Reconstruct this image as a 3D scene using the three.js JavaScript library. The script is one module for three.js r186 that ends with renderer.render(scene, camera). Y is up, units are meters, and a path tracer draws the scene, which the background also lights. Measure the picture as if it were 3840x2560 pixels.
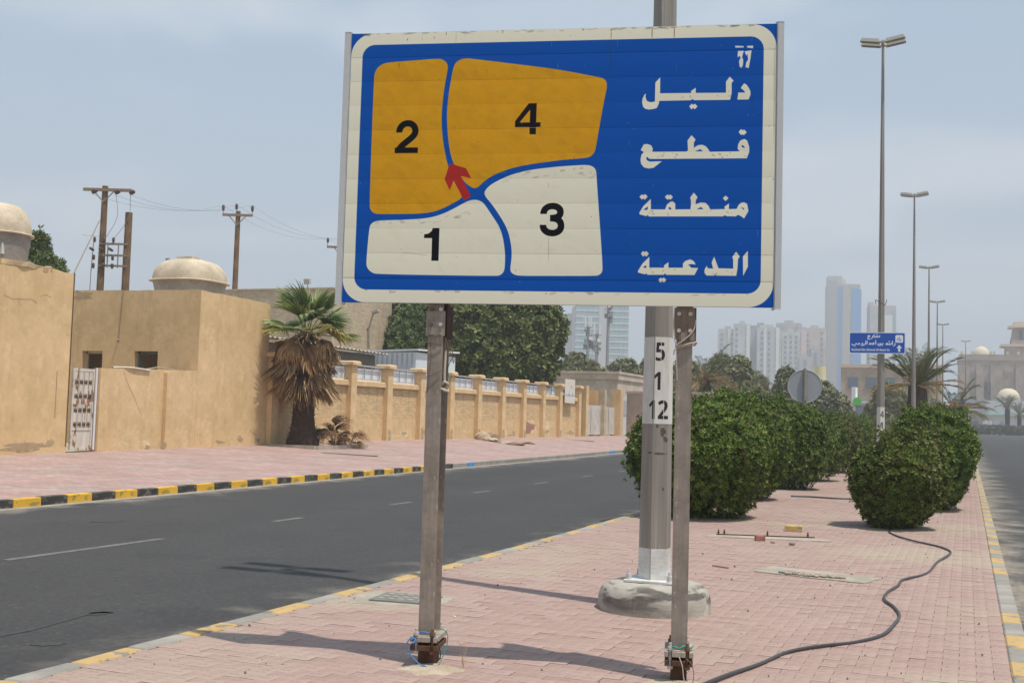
import * as THREE from 'three';
import { mergeGeometries } from 'three/addons/utils/BufferGeometryUtils.js';

// ---------------------------------------------------------------- camera, sky, sun, exposure
const scene = new THREE.Scene();
const renderer = new THREE.WebGLRenderer({ antialias: true });
renderer.toneMapping = THREE.LinearToneMapping;
renderer.toneMappingExposure = 1.03;
renderer.shadowMap.enabled = true;
const camera = new THREE.PerspectiveCamera(33.56, 1024 / 682, 0.1, 4000);
{
  const yaw = THREE.MathUtils.degToRad(21.97), pitch = THREE.MathUtils.degToRad(3.777), roll = THREE.MathUtils.degToRad(1.604);
  camera.position.set(0, 1.6, 0);
  camera.rotation.order = 'YXZ';
  camera.rotation.set(pitch, yaw, roll);
}
const SUN = new THREE.Vector3(0.335, 1, 0.095).normalize();
const sun = new THREE.DirectionalLight(new THREE.Color().setRGB(1, 0.945, 0.86), 4.15);
sun.position.copy(SUN).multiplyScalar(120); sun.target.position.set(-6, 0, -20);
sun.position.add(sun.target.position);
sun.castShadow = true; sun.shadow.radius = 1; sun.shadow.mapSize.set(4096, 4096);
Object.assign(sun.shadow.camera, { left: -60, right: 60, top: 70, bottom: -70, near: 1, far: 320 });
scene.add(sun, sun.target);

// hash noise
function hash2(x, y, s = 0) { let h = (x * 374761393 + y * 668265263 + s * 2147483647) | 0; h = Math.imul(h ^ (h >>> 13), 1274126177); h ^= h >>> 16; return (h >>> 0) / 4294967296; }
function vnoise(x, y, per = 0, s = 0) {
  const xi = Math.floor(x), yi = Math.floor(y); let fx = x - xi, fy = y - yi;
  fx = fx * fx * (3 - 2 * fx); fy = fy * fy * (3 - 2 * fy);
  let x0 = xi, x1 = xi + 1, y0 = yi, y1 = yi + 1;
  if (per) { x0 = ((x0 % per) + per) % per; x1 = ((x1 % per) + per) % per; y0 = ((y0 % per) + per) % per; y1 = ((y1 % per) + per) % per; }
  const a = hash2(x0, y0, s), b = hash2(x1, y0, s), c = hash2(x0, y1, s), d = hash2(x1, y1, s);
  return a + (b - a) * fx + (c - a) * fy + (a - b - c + d) * fx * fy;
}
function fbm(x, y, oct = 4, per = 0, s = 0) { let v = 0, a = 0.5, t = 0; for (let i = 0; i < oct; i++) { v += a * vnoise(x, y, per, s + i * 17); t += a; x *= 2; y *= 2; per *= 2; a *= 0.5; } return v / t; }
function n3(x, y, z, s = 0) { return (vnoise(x + z * 0.37, y + z * 0.71, 0, s) + vnoise(y - x * 0.31, z + x * 0.53, 0, s + 5) + vnoise(z + y * 0.43, x - y * 0.29, 0, s + 9)) / 3; }
const sstep = (a, b, v) => { const t = Math.min(1, Math.max(0, (v - a) / (b - a))); return t * t * (3 - 2 * t); };
function rng(seed) { let a = seed >>> 0; return () => { a = (a + 0x6D2B79F5) | 0; let t = Math.imul(a ^ (a >>> 15), 1 | a); t = (t + Math.imul(t ^ (t >>> 7), 61 | t)) ^ t; return ((t ^ (t >>> 14)) >>> 0) / 4294967296; }; }

{ // hazy summer sky with thin high cloud
  const w = 1024, h = 512, data = new Float32Array(w * h * 4);
  for (let j = 0; j < h; j++) {
    const el = ((j + 0.5) / h - 0.5) * Math.PI, y = Math.sin(el);
    for (let i = 0; i < w; i++) {
      const az = ((i + 0.5) / w - 0.5) * 2 * Math.PI, x = Math.cos(az) * Math.cos(el), z = Math.sin(az) * Math.cos(el);
      const t = Math.max(0, y);
      const k = 1 - Math.exp(-t * 2.0);
      let r = 0.615 + (0.225 - 0.615) * k, g = 0.675 + (0.405 - 0.675) * k, b = 0.715 + (0.645 - 0.70) * k;
      // cloud sheet, projected on a plane overhead
      const q = 1 / (t + 0.16), cx = x * q * 1.5 + 4.2, cz = z * q * 1.5 + 7.7;
      const f = fbm(cx * 1.1 + fbm(cx, cz, 3, 0, 60) * 1.5, cz * 1.6, 6, 0, 31);
      const c = sstep(0.36, 0.74, f) * sstep(0.02, 0.16, t) * 0.55;
      r += (0.75 - r) * c; g += (0.79 - g) * c; b += (0.835 - b) * c;
      const cs = x * SUN.x + y * SUN.y + z * SUN.z, au = Math.pow(Math.max(0, cs), 12) * 0.3 + Math.pow(Math.max(0, cs), 90) * 0.8;
      r += au; g += au * 0.97; b += au * 0.92;
      if (y < 0) { const m = sstep(0, -0.12, y); r += (0.34 - r) * m; g += (0.30 - g) * m; b += (0.25 - b) * m; }
      const o = (j * w + i) * 4; data[o] = r; data[o + 1] = g; data[o + 2] = b; data[o + 3] = 1;
    }
  }
  const sky = new THREE.DataTexture(data, w, h, THREE.RGBAFormat, THREE.FloatType);
  sky.mapping = THREE.EquirectangularReflectionMapping; sky.magFilter = THREE.LinearFilter; sky.minFilter = THREE.LinearFilter; sky.needsUpdate = true;
  scene.background = sky; scene.environment = sky;
}
scene.fog = new THREE.FogExp2(new THREE.Color().setRGB(0.86, 0.89, 0.93), 0.0009);

// ---------------------------------------------------------------- helpers
const names = {};
function numbered(n) { const k = names[n] = (names[n] ?? -1) + 1; return k ? n + '_' + String(k).padStart(3, '0') : n; }
function tag(o, label, category, group) { o.userData = { label, category }; if (group) o.userData.group = group; return o; }
function thing(name, label, category, [x, y, z] = [0, 0, 0], turn = 0, group) {
  const o = new THREE.Group(); o.name = numbered(name); o.position.set(x, y, z); o.rotation.y = turn; scene.add(o); return tag(o, label, category, group);
}
function part(name, geo, mat, parent, kind) {
  const m = new THREE.Mesh(Array.isArray(geo) ? join(geo) : geo, mat); m.name = name; m.castShadow = m.receiveShadow = true;
  if (kind) m.userData.kind = kind;
  parent.add(m); return m;
}
function single(name, geo, mat, label, category, group) { const m = part(numbered(name), geo, mat, scene); return tag(m, label, category, group); }
function struct(name, geo, mat) { const m = part(numbered(name), geo, mat, scene); m.userData.kind = 'structure'; return m; }
function copyOf(o, label) { const c = o.clone(); c.name = numbered(o.name.replace(/_\d{3}$/, '')); c.userData = { ...o.userData }; if (label) c.userData.label = label; scene.add(c); return c; }
function join(list) {
  const g = list.map((q) => { const a = q.index ? q.toNonIndexed() : q.clone(); for (const k of Object.keys(a.attributes)) if (!['position', 'normal', 'uv'].includes(k)) a.deleteAttribute(k); return a; });
  return g.length === 1 ? g[0] : mergeGeometries(g);
}
const mat4 = new THREE.Matrix4(), Q = new THREE.Quaternion(), E3 = new THREE.Euler();
function at(g, x = 0, y = 0, z = 0, rx = 0, ry = 0, rz = 0) { mat4.compose(new THREE.Vector3(x, y, z), Q.setFromEuler(E3.set(rx, ry, rz, 'YXZ')), new THREE.Vector3(1, 1, 1)); return g.applyMatrix4(mat4); }
// uv in metres from the dominant direction of each face
function uvm(g0) {
  const g = g0.index ? g0.toNonIndexed() : g0, p = g.attributes.position, uv = new Float32Array(p.count * 2);
  const a = new THREE.Vector3(), b = new THREE.Vector3(), c = new THREE.Vector3();
  for (let i = 0; i < p.count; i += 3) {
    a.fromBufferAttribute(p, i); b.fromBufferAttribute(p, i + 1); c.fromBufferAttribute(p, i + 2);
    const n = b.clone().sub(a).cross(c.clone().sub(a)), ax = Math.abs(n.x), ay = Math.abs(n.y), az = Math.abs(n.z);
    [a, b, c].forEach((v, k) => { const o = (i + k) * 2; if (ay >= ax && ay >= az) { uv[o] = v.x; uv[o + 1] = v.z; } else if (ax >= az) { uv[o] = v.z; uv[o + 1] = v.y; } else { uv[o] = v.x; uv[o + 1] = v.y; } });
  }
  g.setAttribute('uv', new THREE.BufferAttribute(uv, 2)); return g;
}
const box = (w, h, d, x = 0, y = 0, z = 0, rx = 0, ry = 0, rz = 0) => uvm(at(new THREE.BoxGeometry(w, h, d), x, y, z, rx, ry, rz));
const span = (x0, x1, y0, y1, z0, z1) => box(x1 - x0, y1 - y0, Math.abs(z1 - z0), (x0 + x1) / 2, (y0 + y1) / 2, (z0 + z1) / 2);
const cyl = (r0, r1, h, n, x = 0, y = 0, z = 0, rx = 0, ry = 0, rz = 0) => at(new THREE.CylinderGeometry(r1, r0, h, n), x, y, z, rx, ry, rz);
function flat(g) { const q = g.index ? g.toNonIndexed() : g; q.computeVertexNormals(); return q; }
function tris(v) { const g = new THREE.BufferGeometry(); g.setAttribute('position', new THREE.Float32BufferAttribute(v, 3)); g.setAttribute('uv', new THREE.Float32BufferAttribute(new Float32Array(v.length / 3 * 2), 2)); g.computeVertexNormals(); return g; }
// block with a chamfered top edge, top at y = 0
function slab(w, h, d, b = 0.004) {
  const v = [], q = (A, B, C, D) => v.push(...A, ...B, ...C, ...A, ...C, ...D);
  const ring = (hw, y, hd) => [[-hw, y, hd], [hw, y, hd], [hw, y, -hd], [-hw, y, -hd]];
  const r0 = ring(w / 2, -h, d / 2), r1 = ring(w / 2, -b, d / 2), r2 = ring(w / 2 - b, 0, d / 2 - b);
  for (let i = 0; i < 4; i++) { const j = (i + 1) % 4; q(r0[i], r0[j], r1[j], r1[i]); q(r1[i], r1[j], r2[j], r2[i]); }
  q(r2[0], r2[1], r2[2], r2[3]); return uvm(tris(v));
}
function tube(pts, r, seg = 24, rad = 6, closed = false) { return new THREE.TubeGeometry(new THREE.CatmullRomCurve3(pts.map((p) => new THREE.Vector3(...p)), closed, 'centripetal'), seg, r, rad, closed); }
function bar(a, b, r, n = 5, r2 = r) { const A = new THREE.Vector3(...a), B = new THREE.Vector3(...b), L = A.distanceTo(B), g = new THREE.CylinderGeometry(r2, r, L, n); g.translate(0, L / 2, 0); g.applyQuaternion(new THREE.Quaternion().setFromUnitVectors(new THREE.Vector3(0, 1, 0), B.sub(A).normalize())); g.translate(...a); return g; }
function extr(pts, depth, bevel = 0) { const s = new THREE.Shape(pts.map((p) => new THREE.Vector2(...p))); return new THREE.ExtrudeGeometry(s, { depth, bevelEnabled: bevel > 0, bevelSize: bevel, bevelThickness: bevel, bevelSegments: 1, steps: 1 }); }
function lathe(prof, n = 20) { return new THREE.LatheGeometry(prof.map((p) => new THREE.Vector2(...p)), n); }
function rough(g, amp, freq, s = 0) { const p = g.attributes.position; for (let i = 0; i < p.count; i++) { const x = p.getX(i), y = p.getY(i), z = p.getZ(i); p.setXYZ(i, x + (n3(x * freq, y * freq, z * freq, s) - 0.5) * amp, y + (n3(x * freq, y * freq, z * freq, s + 40) - 0.5) * amp, z + (n3(x * freq, y * freq, z * freq, s + 80) - 0.5) * amp); } g.computeVertexNormals(); return g; }
function stone(r, s, sy = 0.7) { const g = new THREE.IcosahedronGeometry(r, 1); rough(g, r * 0.9, 1.7 / r, s); g.scale(1, sy, 0.8); return flat(g); }

// textures
function tex(w, h, fn, srgb = true) {
  const d = new Uint8Array(w * h * 4);
  for (let j = 0; j < h; j++) for (let i = 0; i < w; i++) { const c = fn(i / w, j / h, i, j), o = (j * w + i) * 4; if (typeof c === 'number') d[o] = d[o + 1] = d[o + 2] = Math.max(0, Math.min(255, c * 255)); else { d[o] = Math.max(0, Math.min(255, c[0] * 255)); d[o + 1] = Math.max(0, Math.min(255, c[1] * 255)); d[o + 2] = Math.max(0, Math.min(255, c[2] * 255)); } d[o + 3] = 255; }
  const t = new THREE.DataTexture(d, w, h); t.wrapS = t.wrapT = THREE.RepeatWrapping; t.magFilter = THREE.LinearFilter; t.minFilter = THREE.LinearMipmapLinearFilter; t.generateMipmaps = true;
  if (srgb) t.colorSpace = THREE.SRGBColorSpace; t.needsUpdate = true; return t;
}
function rep(t, sx, sy = sx) { const c = t.clone(); c.repeat.set(1 / sx, 1 / sy); c.needsUpdate = true; return c; }
const L = (r, g, b) => new THREE.Color().setRGB(r, g, b);
function mat(color, roughness = 0.85, o = {}) { return new THREE.MeshStandardMaterial({ color: Array.isArray(color) ? L(...color) : color, roughness, metalness: 0, ...o }); }

const T = {};
T.fine = tex(256, 256, (u, v, i, j) => 0.86 + 0.14 * hash2(i, j, 3) * (0.6 + 0.4 * fbm(u * 16, v * 16, 3, 16, 4)));
T.mottle = tex(512, 512, (u, v, i, j) => { const a = fbm(u * 4, v * 4, 5, 4, 11), b = fbm(u * 24, v * 24, 3, 24, 12); const k = 0.74 + 0.2 * a + 0.12 * b + 0.04 * hash2(i, j, 5); return [k, k * (0.985 + 0.02 * b), k * (0.95 + 0.07 * a)]; });
T.stucco = tex(512, 512, (u, v, i, j) => {
  const a = fbm(u * 3, v * 3, 5, 3, 21), b = fbm(u * 20, v * 20, 4, 20, 22), st = fbm(u * 22, v * 2, 4, 22, 23), sp = fbm(u * 9, v * 9, 5, 9, 24);
  let k = 0.79 + 0.12 * a + 0.07 * b - 0.025 * sstep(0.5, 0.75, st) + 0.025 * (hash2(i, j, 6) - 0.5);
  const pale = sstep(0.62, 0.74, sp) * 0.03; const dk = sstep(0.68, 0.76, fbm(u * 14 + 5, v * 14, 4, 14, 25)) * 0.025;
  k += pale - dk; return [k, k * (0.97 + pale * 0.3), k * (0.90 + 0.08 * a + pale * 0.8)];
});
T.stuccoBump = tex(512, 512, (u, v, i, j) => 0.5 * fbm(u * 12, v * 12, 4, 12, 26) + 0.35 * fbm(u * 60, v * 60, 3, 60, 27) + 0.15 * hash2(i, j, 8), false);
T.brickFaint = tex(512, 512, (u, v, i, j) => { // 3 m of far-off small brickwork
  const row = Math.floor(v * 40), off = row % 2 ? 0.5 : 0, col = Math.floor(u * 13 + off), fu = (u * 13 + off) % 1, fv = (v * 40) % 1;
  const jn = fv < 0.2 || fu < 0.04 ? 0.88 : 1; const k = jn * (0.88 + 0.1 * hash2(col % 13, row, 30)) + 0.05 * (fbm(u * 6, v * 6, 4, 6, 31) - 0.5) - 0.05 * sstep(0.55, 0.75, fbm(u * 14, v * 1.0, 3, 14, 33)); return [k, k * 0.985, k * 0.95];
});
T.metal = tex(512, 512, (u, v, i, j) => { const a = fbm(u * 5, v * 5, 5, 5, 41), st = fbm(u * 40, v * 2, 3, 40, 42), c = fbm(u * 26, v * 26, 3, 26, 45), sc = sstep(0.72, 0.76, fbm(u * 30, v * 6, 4, 30, 43)) * 0.2; const k = 0.62 + 0.22 * a + 0.1 * st + 0.1 * c + sc; return [k, k * 0.97, k * (0.9 + 0.1 * st)]; });
T.rust = tex(256, 256, (u, v, i, j) => { const a = fbm(u * 6, v * 6, 5, 6, 51), b = fbm(u * 20, v * 20, 3, 20, 52); return [0.40 + 0.24 * a + 0.1 * b, 0.30 + 0.2 * a + 0.05 * b, 0.235 + 0.16 * a]; });
T.conc = tex(512, 512, (u, v, i, j) => { const a = fbm(u * 4, v * 4, 5, 4, 61), b = fbm(u * 30, v * 30, 3, 30, 62), d = sstep(0.56, 0.68, fbm(u * 5 + 3, v * 3, 5, 1, 63)); const k = 0.72 + 0.24 * a + 0.08 * b - 0.3 * d * 0.5 - 0.05 * hash2(i, j, 9); return [k, k * 0.98, k * 0.94]; });
T.bark = tex(256, 512, (u, v) => { const a = fbm(u * 10, v * 6, 4, 10, 71); return [0.5 + 0.4 * a, 0.46 + 0.4 * a, 0.42 + 0.4 * a]; });
T.kerb = tex(512, 512, (u, v, i, j) => { const a = fbm(u * 5, v * 5, 5, 5, 81), w = sstep(0.60, 0.66, fbm(u * 12, v * 12, 4, 12, 82)), k = 0.80 + 0.2 * a; return [k - w * 0.22, k - w * 0.15, k + w * 0.12]; });
T.kerbDark = tex(512, 512, (u, v, i, j) => { const a = fbm(u * 5, v * 5, 5, 5, 83), w = sstep(0.5, 0.62, fbm(u * 10, v * 10, 4, 10, 84)); const k = 0.3 + 0.2 * a + w * 0.4 * a; return [k, k * 0.97, k * 0.92]; });

// ---------------------------------------------------------------- ground, roads, kerbs
const gy = (z) => 0.62 * sstep(-40, -270, z);                            // the street climbs a little far off
const wallY = (z) => z > -22 ? 0.2 : z > -44 ? 0.2 + (-22 - z) * 0.01 : 0.42;
const kx = (z) => -14.62 + 0.036 * Math.min(0, z + 14.4) * 1.3 - 0.0;     // far kerb line, drifting away
const mx = (z) => -5.02 + 0.02 * Math.min(0, z + 13) * (z > -45 ? 1 : 45 / -z); // left kerb line of the median
const RX = 0.275;                                                         // right kerb line of the median
function strip(xa, xb, ya, yb, z0, z1, n, m = 1, uvf) {
  const v = [], uv = [], idx = [];
  for (let i = 0; i <= n; i++) { const z = z0 + (z1 - z0) * i / n; for (let k = 0; k <= m; k++) { const t = k / m, x = xa(z) + (xb(z) - xa(z)) * t; v.push(x, ya(z) + (yb(z) - ya(z)) * t, z); uv.push(...(uvf ? uvf(t, x, z) : [x, z])); } }
  for (let i = 0; i < n; i++) for (let k = 0; k < m; k++) { const a = i * (m + 1) + k, b = a + 1, c = a + m + 1, d = c + 1; idx.push(a, b, c, b, d, c); }
  const g = new THREE.BufferGeometry(); g.setAttribute('position', new THREE.Float32BufferAttribute(v, 3)); g.setAttribute('uv', new THREE.Float32BufferAttribute(uv, 2)); g.setIndex(idx); g.computeVertexNormals(); return g;
}
const C = (v) => () => v;
const sandMat = mat([0.46, 0.385, 0.285], 0.95, { map: rep(T.mottle, 3) });
struct('ground', strip(C(-1500), C(1500), (z) => gy(z) - 0.3, (z) => gy(z) - 0.3, 200, -1500, 60), sandMat);
struct('yard_ground', strip(C(-160), C(-23.45), (z) => wallY(z) - 0.03, (z) => wallY(z) - 0.03, 20, -190, 60), sandMat);

// asphalt: u runs 40 m along the road, v once across it
function asphaltTex(seed, dustLo, dustHi) {
  return tex(2048, 512, (u, v, i, j) => {
    const a = fbm(u * 24, v * 6, 5, 24, seed), sp = hash2(i, j, seed + 1), sp2 = hash2(i >> 1, j >> 1, seed + 2);
    const band = fbm(v * 9, u * 3, 3, 3, seed + 3) - 0.5, patch = sstep(0.70, 0.74, fbm(u * 40 + 2, v * 11, 3, 40, seed + 4));
    let k = 0.22 + 0.03 * (a - 0.5) + 0.045 * band + (sp - 0.5) * 0.045 + (sp2 - 0.5) * 0.035 - patch * 0.014; if (sp > 0.992) k += 0.1;
    const nz = fbm(u * 90, v * 22, 5, 90, seed + 6), n2 = fbm(u * 20, v * 5, 3, 20, seed + 7);
    const e = (d, wd) => wd <= 0 ? 0 : sstep(0, 1, (1 - d / (wd * (0.45 + 1.1 * n2))) * 0.8 + (nz - 0.5) * 1.2) * (0.65 + 0.35 * sp2);
    const d = Math.min(1, e(v, dustLo) + e(1 - v, dustHi));
    return [k + (0.60 - k) * d, k * 0.972 + (0.565 - k) * d, k * 0.945 + (0.51 - k) * d];
  });
}
function asphalt(t) { return mat([1, 1, 1], 0.88, { map: t }); }
const roadY = (z) => gy(z) - 0.15;
const roadTex = asphaltTex(100, 0.09, 0.10);
struct('road', strip((z) => kx(z) + 0.0, (z) => mx(z) - 0.1, roadY, roadY, 30, -266, 74, 1, (t, x, z) => [z / 40, t]), asphalt(roadTex));
struct('road', strip(C(RX + 0.1), C(11.5), roadY, roadY, 30, -266, 74, 1, (t, x, z) => [z / 40 + 0.3, 1 - t]), asphalt(roadTex));
struct('roundabout_road', strip(C(-70), C(70), roadY, roadY, -266, -279, 4, 1, (t, x, z) => [z / 40, 0.3 + t * 0.4]), asphalt(roadTex));

// lane dashes, worn
const paint = mat([0.26, 0.245, 0.225], 0.8, { map: rep(tex(256, 256, (u, v, i, j) => 0.62 + 0.3 * fbm(u * 12, v * 12, 4, 12, 95) + 0.12 * (hash2(i, j, 96) - 0.5)), 1.2) });
const dashList = [[-9.9, -9.7, -12.35], [-10.08, -15.2, -16.05], [-10.2, -19.3, -20.2], [-10.33, -23.5, -24.5], [-10.5, -27.9, -28.9]];
for (let k = 0; k < 9; k++) dashList.push([-10.68 - k * 0.16, -32.4 - k * 4.4, -33.4 - k * 4.4]);
// tar seam and old patches in the near carriageway
const tar = mat([0.062, 0.059, 0.056], 0.88, { map: rep(T.fine, 0.4) });
{
  const P = [[-6.73, -6.3], [-6.72, -6.66], [-6.7, -6.86], [-6.74, -7.15], [-6.79, -7.46], [-6.83, -7.61], [-6.77, -7.72], [-6.70, -7.76]], v = P.map(([x, z], i) => [x, z, 0.016 + 0.012 * hash2(i, 7)]), g = tris(v.slice(1).flatMap(([x, z, w], i) => { const [a, b, q] = v[i], y = -0.146; return [a - q, y, b - q, x - w, y, z - w, x + w, y, z + w, a - q, y, b - q, x + w, y, z + w, a + q, y, b + q]; }));
  struct('tar_seam', uvm(g), tar);
  for (const [x, z, w, d, s] of [[-12.0, -13.65, 0.5, 0.3, 4], [-6.2, -6.54, 0.26, 0.16, 6], [-6.77, -7.66, 0.24, 0.14, 8], [-14.3, -15.8, 0.5, 0.3, 10]]) { const q = extr(blotch(w, d, s), 0.002); q.rotateX(-Math.PI / 2); q.rotateY(1.1); q.translate(x, -0.148, z); struct('road_stain', uvm(q), s % 2 ? tar : mat([0.060, 0.057, 0.054], 0.88, { map: rep(T.fine, 0.4) })); }
}
const marking = new THREE.Group(); marking.name = 'lane_marking'; marking.userData.kind = 'structure'; scene.add(marking);
for (const [x, a, b] of dashList) part('dash', strip(C(x - 0.06), C(x + 0.06), (z) => roadY(z) + 0.004, (z) => roadY(z) + 0.004, a, b, 1), paint, marking);

// pavement on the far side
const pinkPave = tex(768, 768, (u, v, i, j) => { // 4 m of small pink pavers, too far to tell apart
  const row = Math.floor(v * 36), off = row % 2 ? 0.5 : 0, col = Math.floor(u * 18 + off), fu = (u * 18 + off) % 1, fv = (v * 36) % 1;
  const jn = fv < 0.12 || fu < 0.06 ? 0.90 : 1, h = hash2(col % 18, row, 201), d = sstep(0.45, 0.72, fbm(u * 5, v * 5, 5, 5, 202));
  const k = jn * (0.88 + 0.12 * h) * (0.94 + 0.1 * fbm(u * 3, v * 3, 3, 3, 203)); return [k * 0.98, k * (0.93 + 0.05 * d), k * (0.92 + 0.05 * d)];
});
struct('sidewalk', strip((z) => -23.52, (z) => kx(z) - 0.13, wallY, (z) => gy(z) - 0.005, 10, -120, 65, 4), mat([0.465, 0.348, 0.31], 0.92, { map: rep(pinkPave, 4) }));

const kerbSize = { far: 0.64, left: 0.52, right: 0.57 };
const kerbGeo = {}; for (const k in kerbSize) kerbGeo[k] = slab(0.15, 0.26, kerbSize[k] - 0.012, 0.012);
const kerbTone = (c, t, dx) => { const q = rep(t, 1.3); q.offset.set(dx, dx * 0.7); q.needsUpdate = true; return mat(c, 0.85, { map: q }); };
const KM = { yellow: [0.1, 0.4, 0.7].map((d) => kerbTone([0.60, 0.40, 0.155], T.kerb, d)), grey: [0.2, 0.5, 0.8].map((d) => kerbTone([0.40, 0.38, 0.355], T.conc, d)), bright: [0.1, 0.3, 0.6].map((d) => kerbTone([0.88, 0.50, 0.045], T.kerb, d)), black: [0.15, 0.35, 0.75].map((d) => kerbTone([0.30, 0.29, 0.28], T.kerbDark, d)), blue: [0.3].map((d) => kerbTone([0.10, 0.36, 0.62], T.kerb, d)) };
function kerbRow(label, key, z0, z1, xf, pick) {
  const g = new THREE.Group(); g.name = numbered('kerb'); g.userData.kind = 'structure'; scene.add(g); const r = rng(key.length * 77 + 5), p = kerbSize[key];
  let i = 0; for (let z = z0; z > z1; z -= p, i++) {
    const c = pick(i, z), list = KM[c], m = part('kerb_stone', kerbGeo[key], list[Math.floor(r() * list.length)], g);
    m.position.set(xf(z - p / 2), gy(z) + 0.004 + (r() - 0.5) * 0.008, z - p / 2); m.rotation.set((r() - 0.5) * 0.012, Math.atan2(xf(z - p) - xf(z), -p) + Math.PI + (r() - 0.5) * 0.012, (r() - 0.5) * 0.02);
  }
  return g;
}
kerbRow('far', 'far', -14.4 + 0.64 * 10, -72, (z) => kx(z) - 0.06, (i, z) => z > -33 ? (i % 2 ? 'black' : 'bright') : (Math.abs(z + 35.0) < 0.33 || Math.abs(z + 54.4) < 0.33) ? 'blue' : 'grey');
kerbRow('left', 'left', -6.65 + 0.52 * 6, -62, (z) => mx(z) - 0.075, (i) => (i % 2 ? 'grey' : 'yellow'));
kerbRow('right', 'right', -8.13 + 0.57 * 6, -72, C(RX + 0.075), (i, z) => (z < -11.2 && z > -13.6) ? 'grey' : (i % 2 ? 'grey' : 'yellow'));
struct('kerb_strip', strip((z) => kx(z) - 0.13, (z) => kx(z) + 0.01, (z) => gy(z), (z) => gy(z), -72.6, -120, 10), KM.grey[0]);
struct('gutter', strip((z) => kx(z) + 0.01, (z) => kx(z) + 0.2, (z) => roadY(z) + 0.012, (z) => roadY(z) + 0.004, -6, -110, 60), mat([0.36, 0.32, 0.265], 0.95, { map: rep(T.mottle, 1.1) }));

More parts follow.
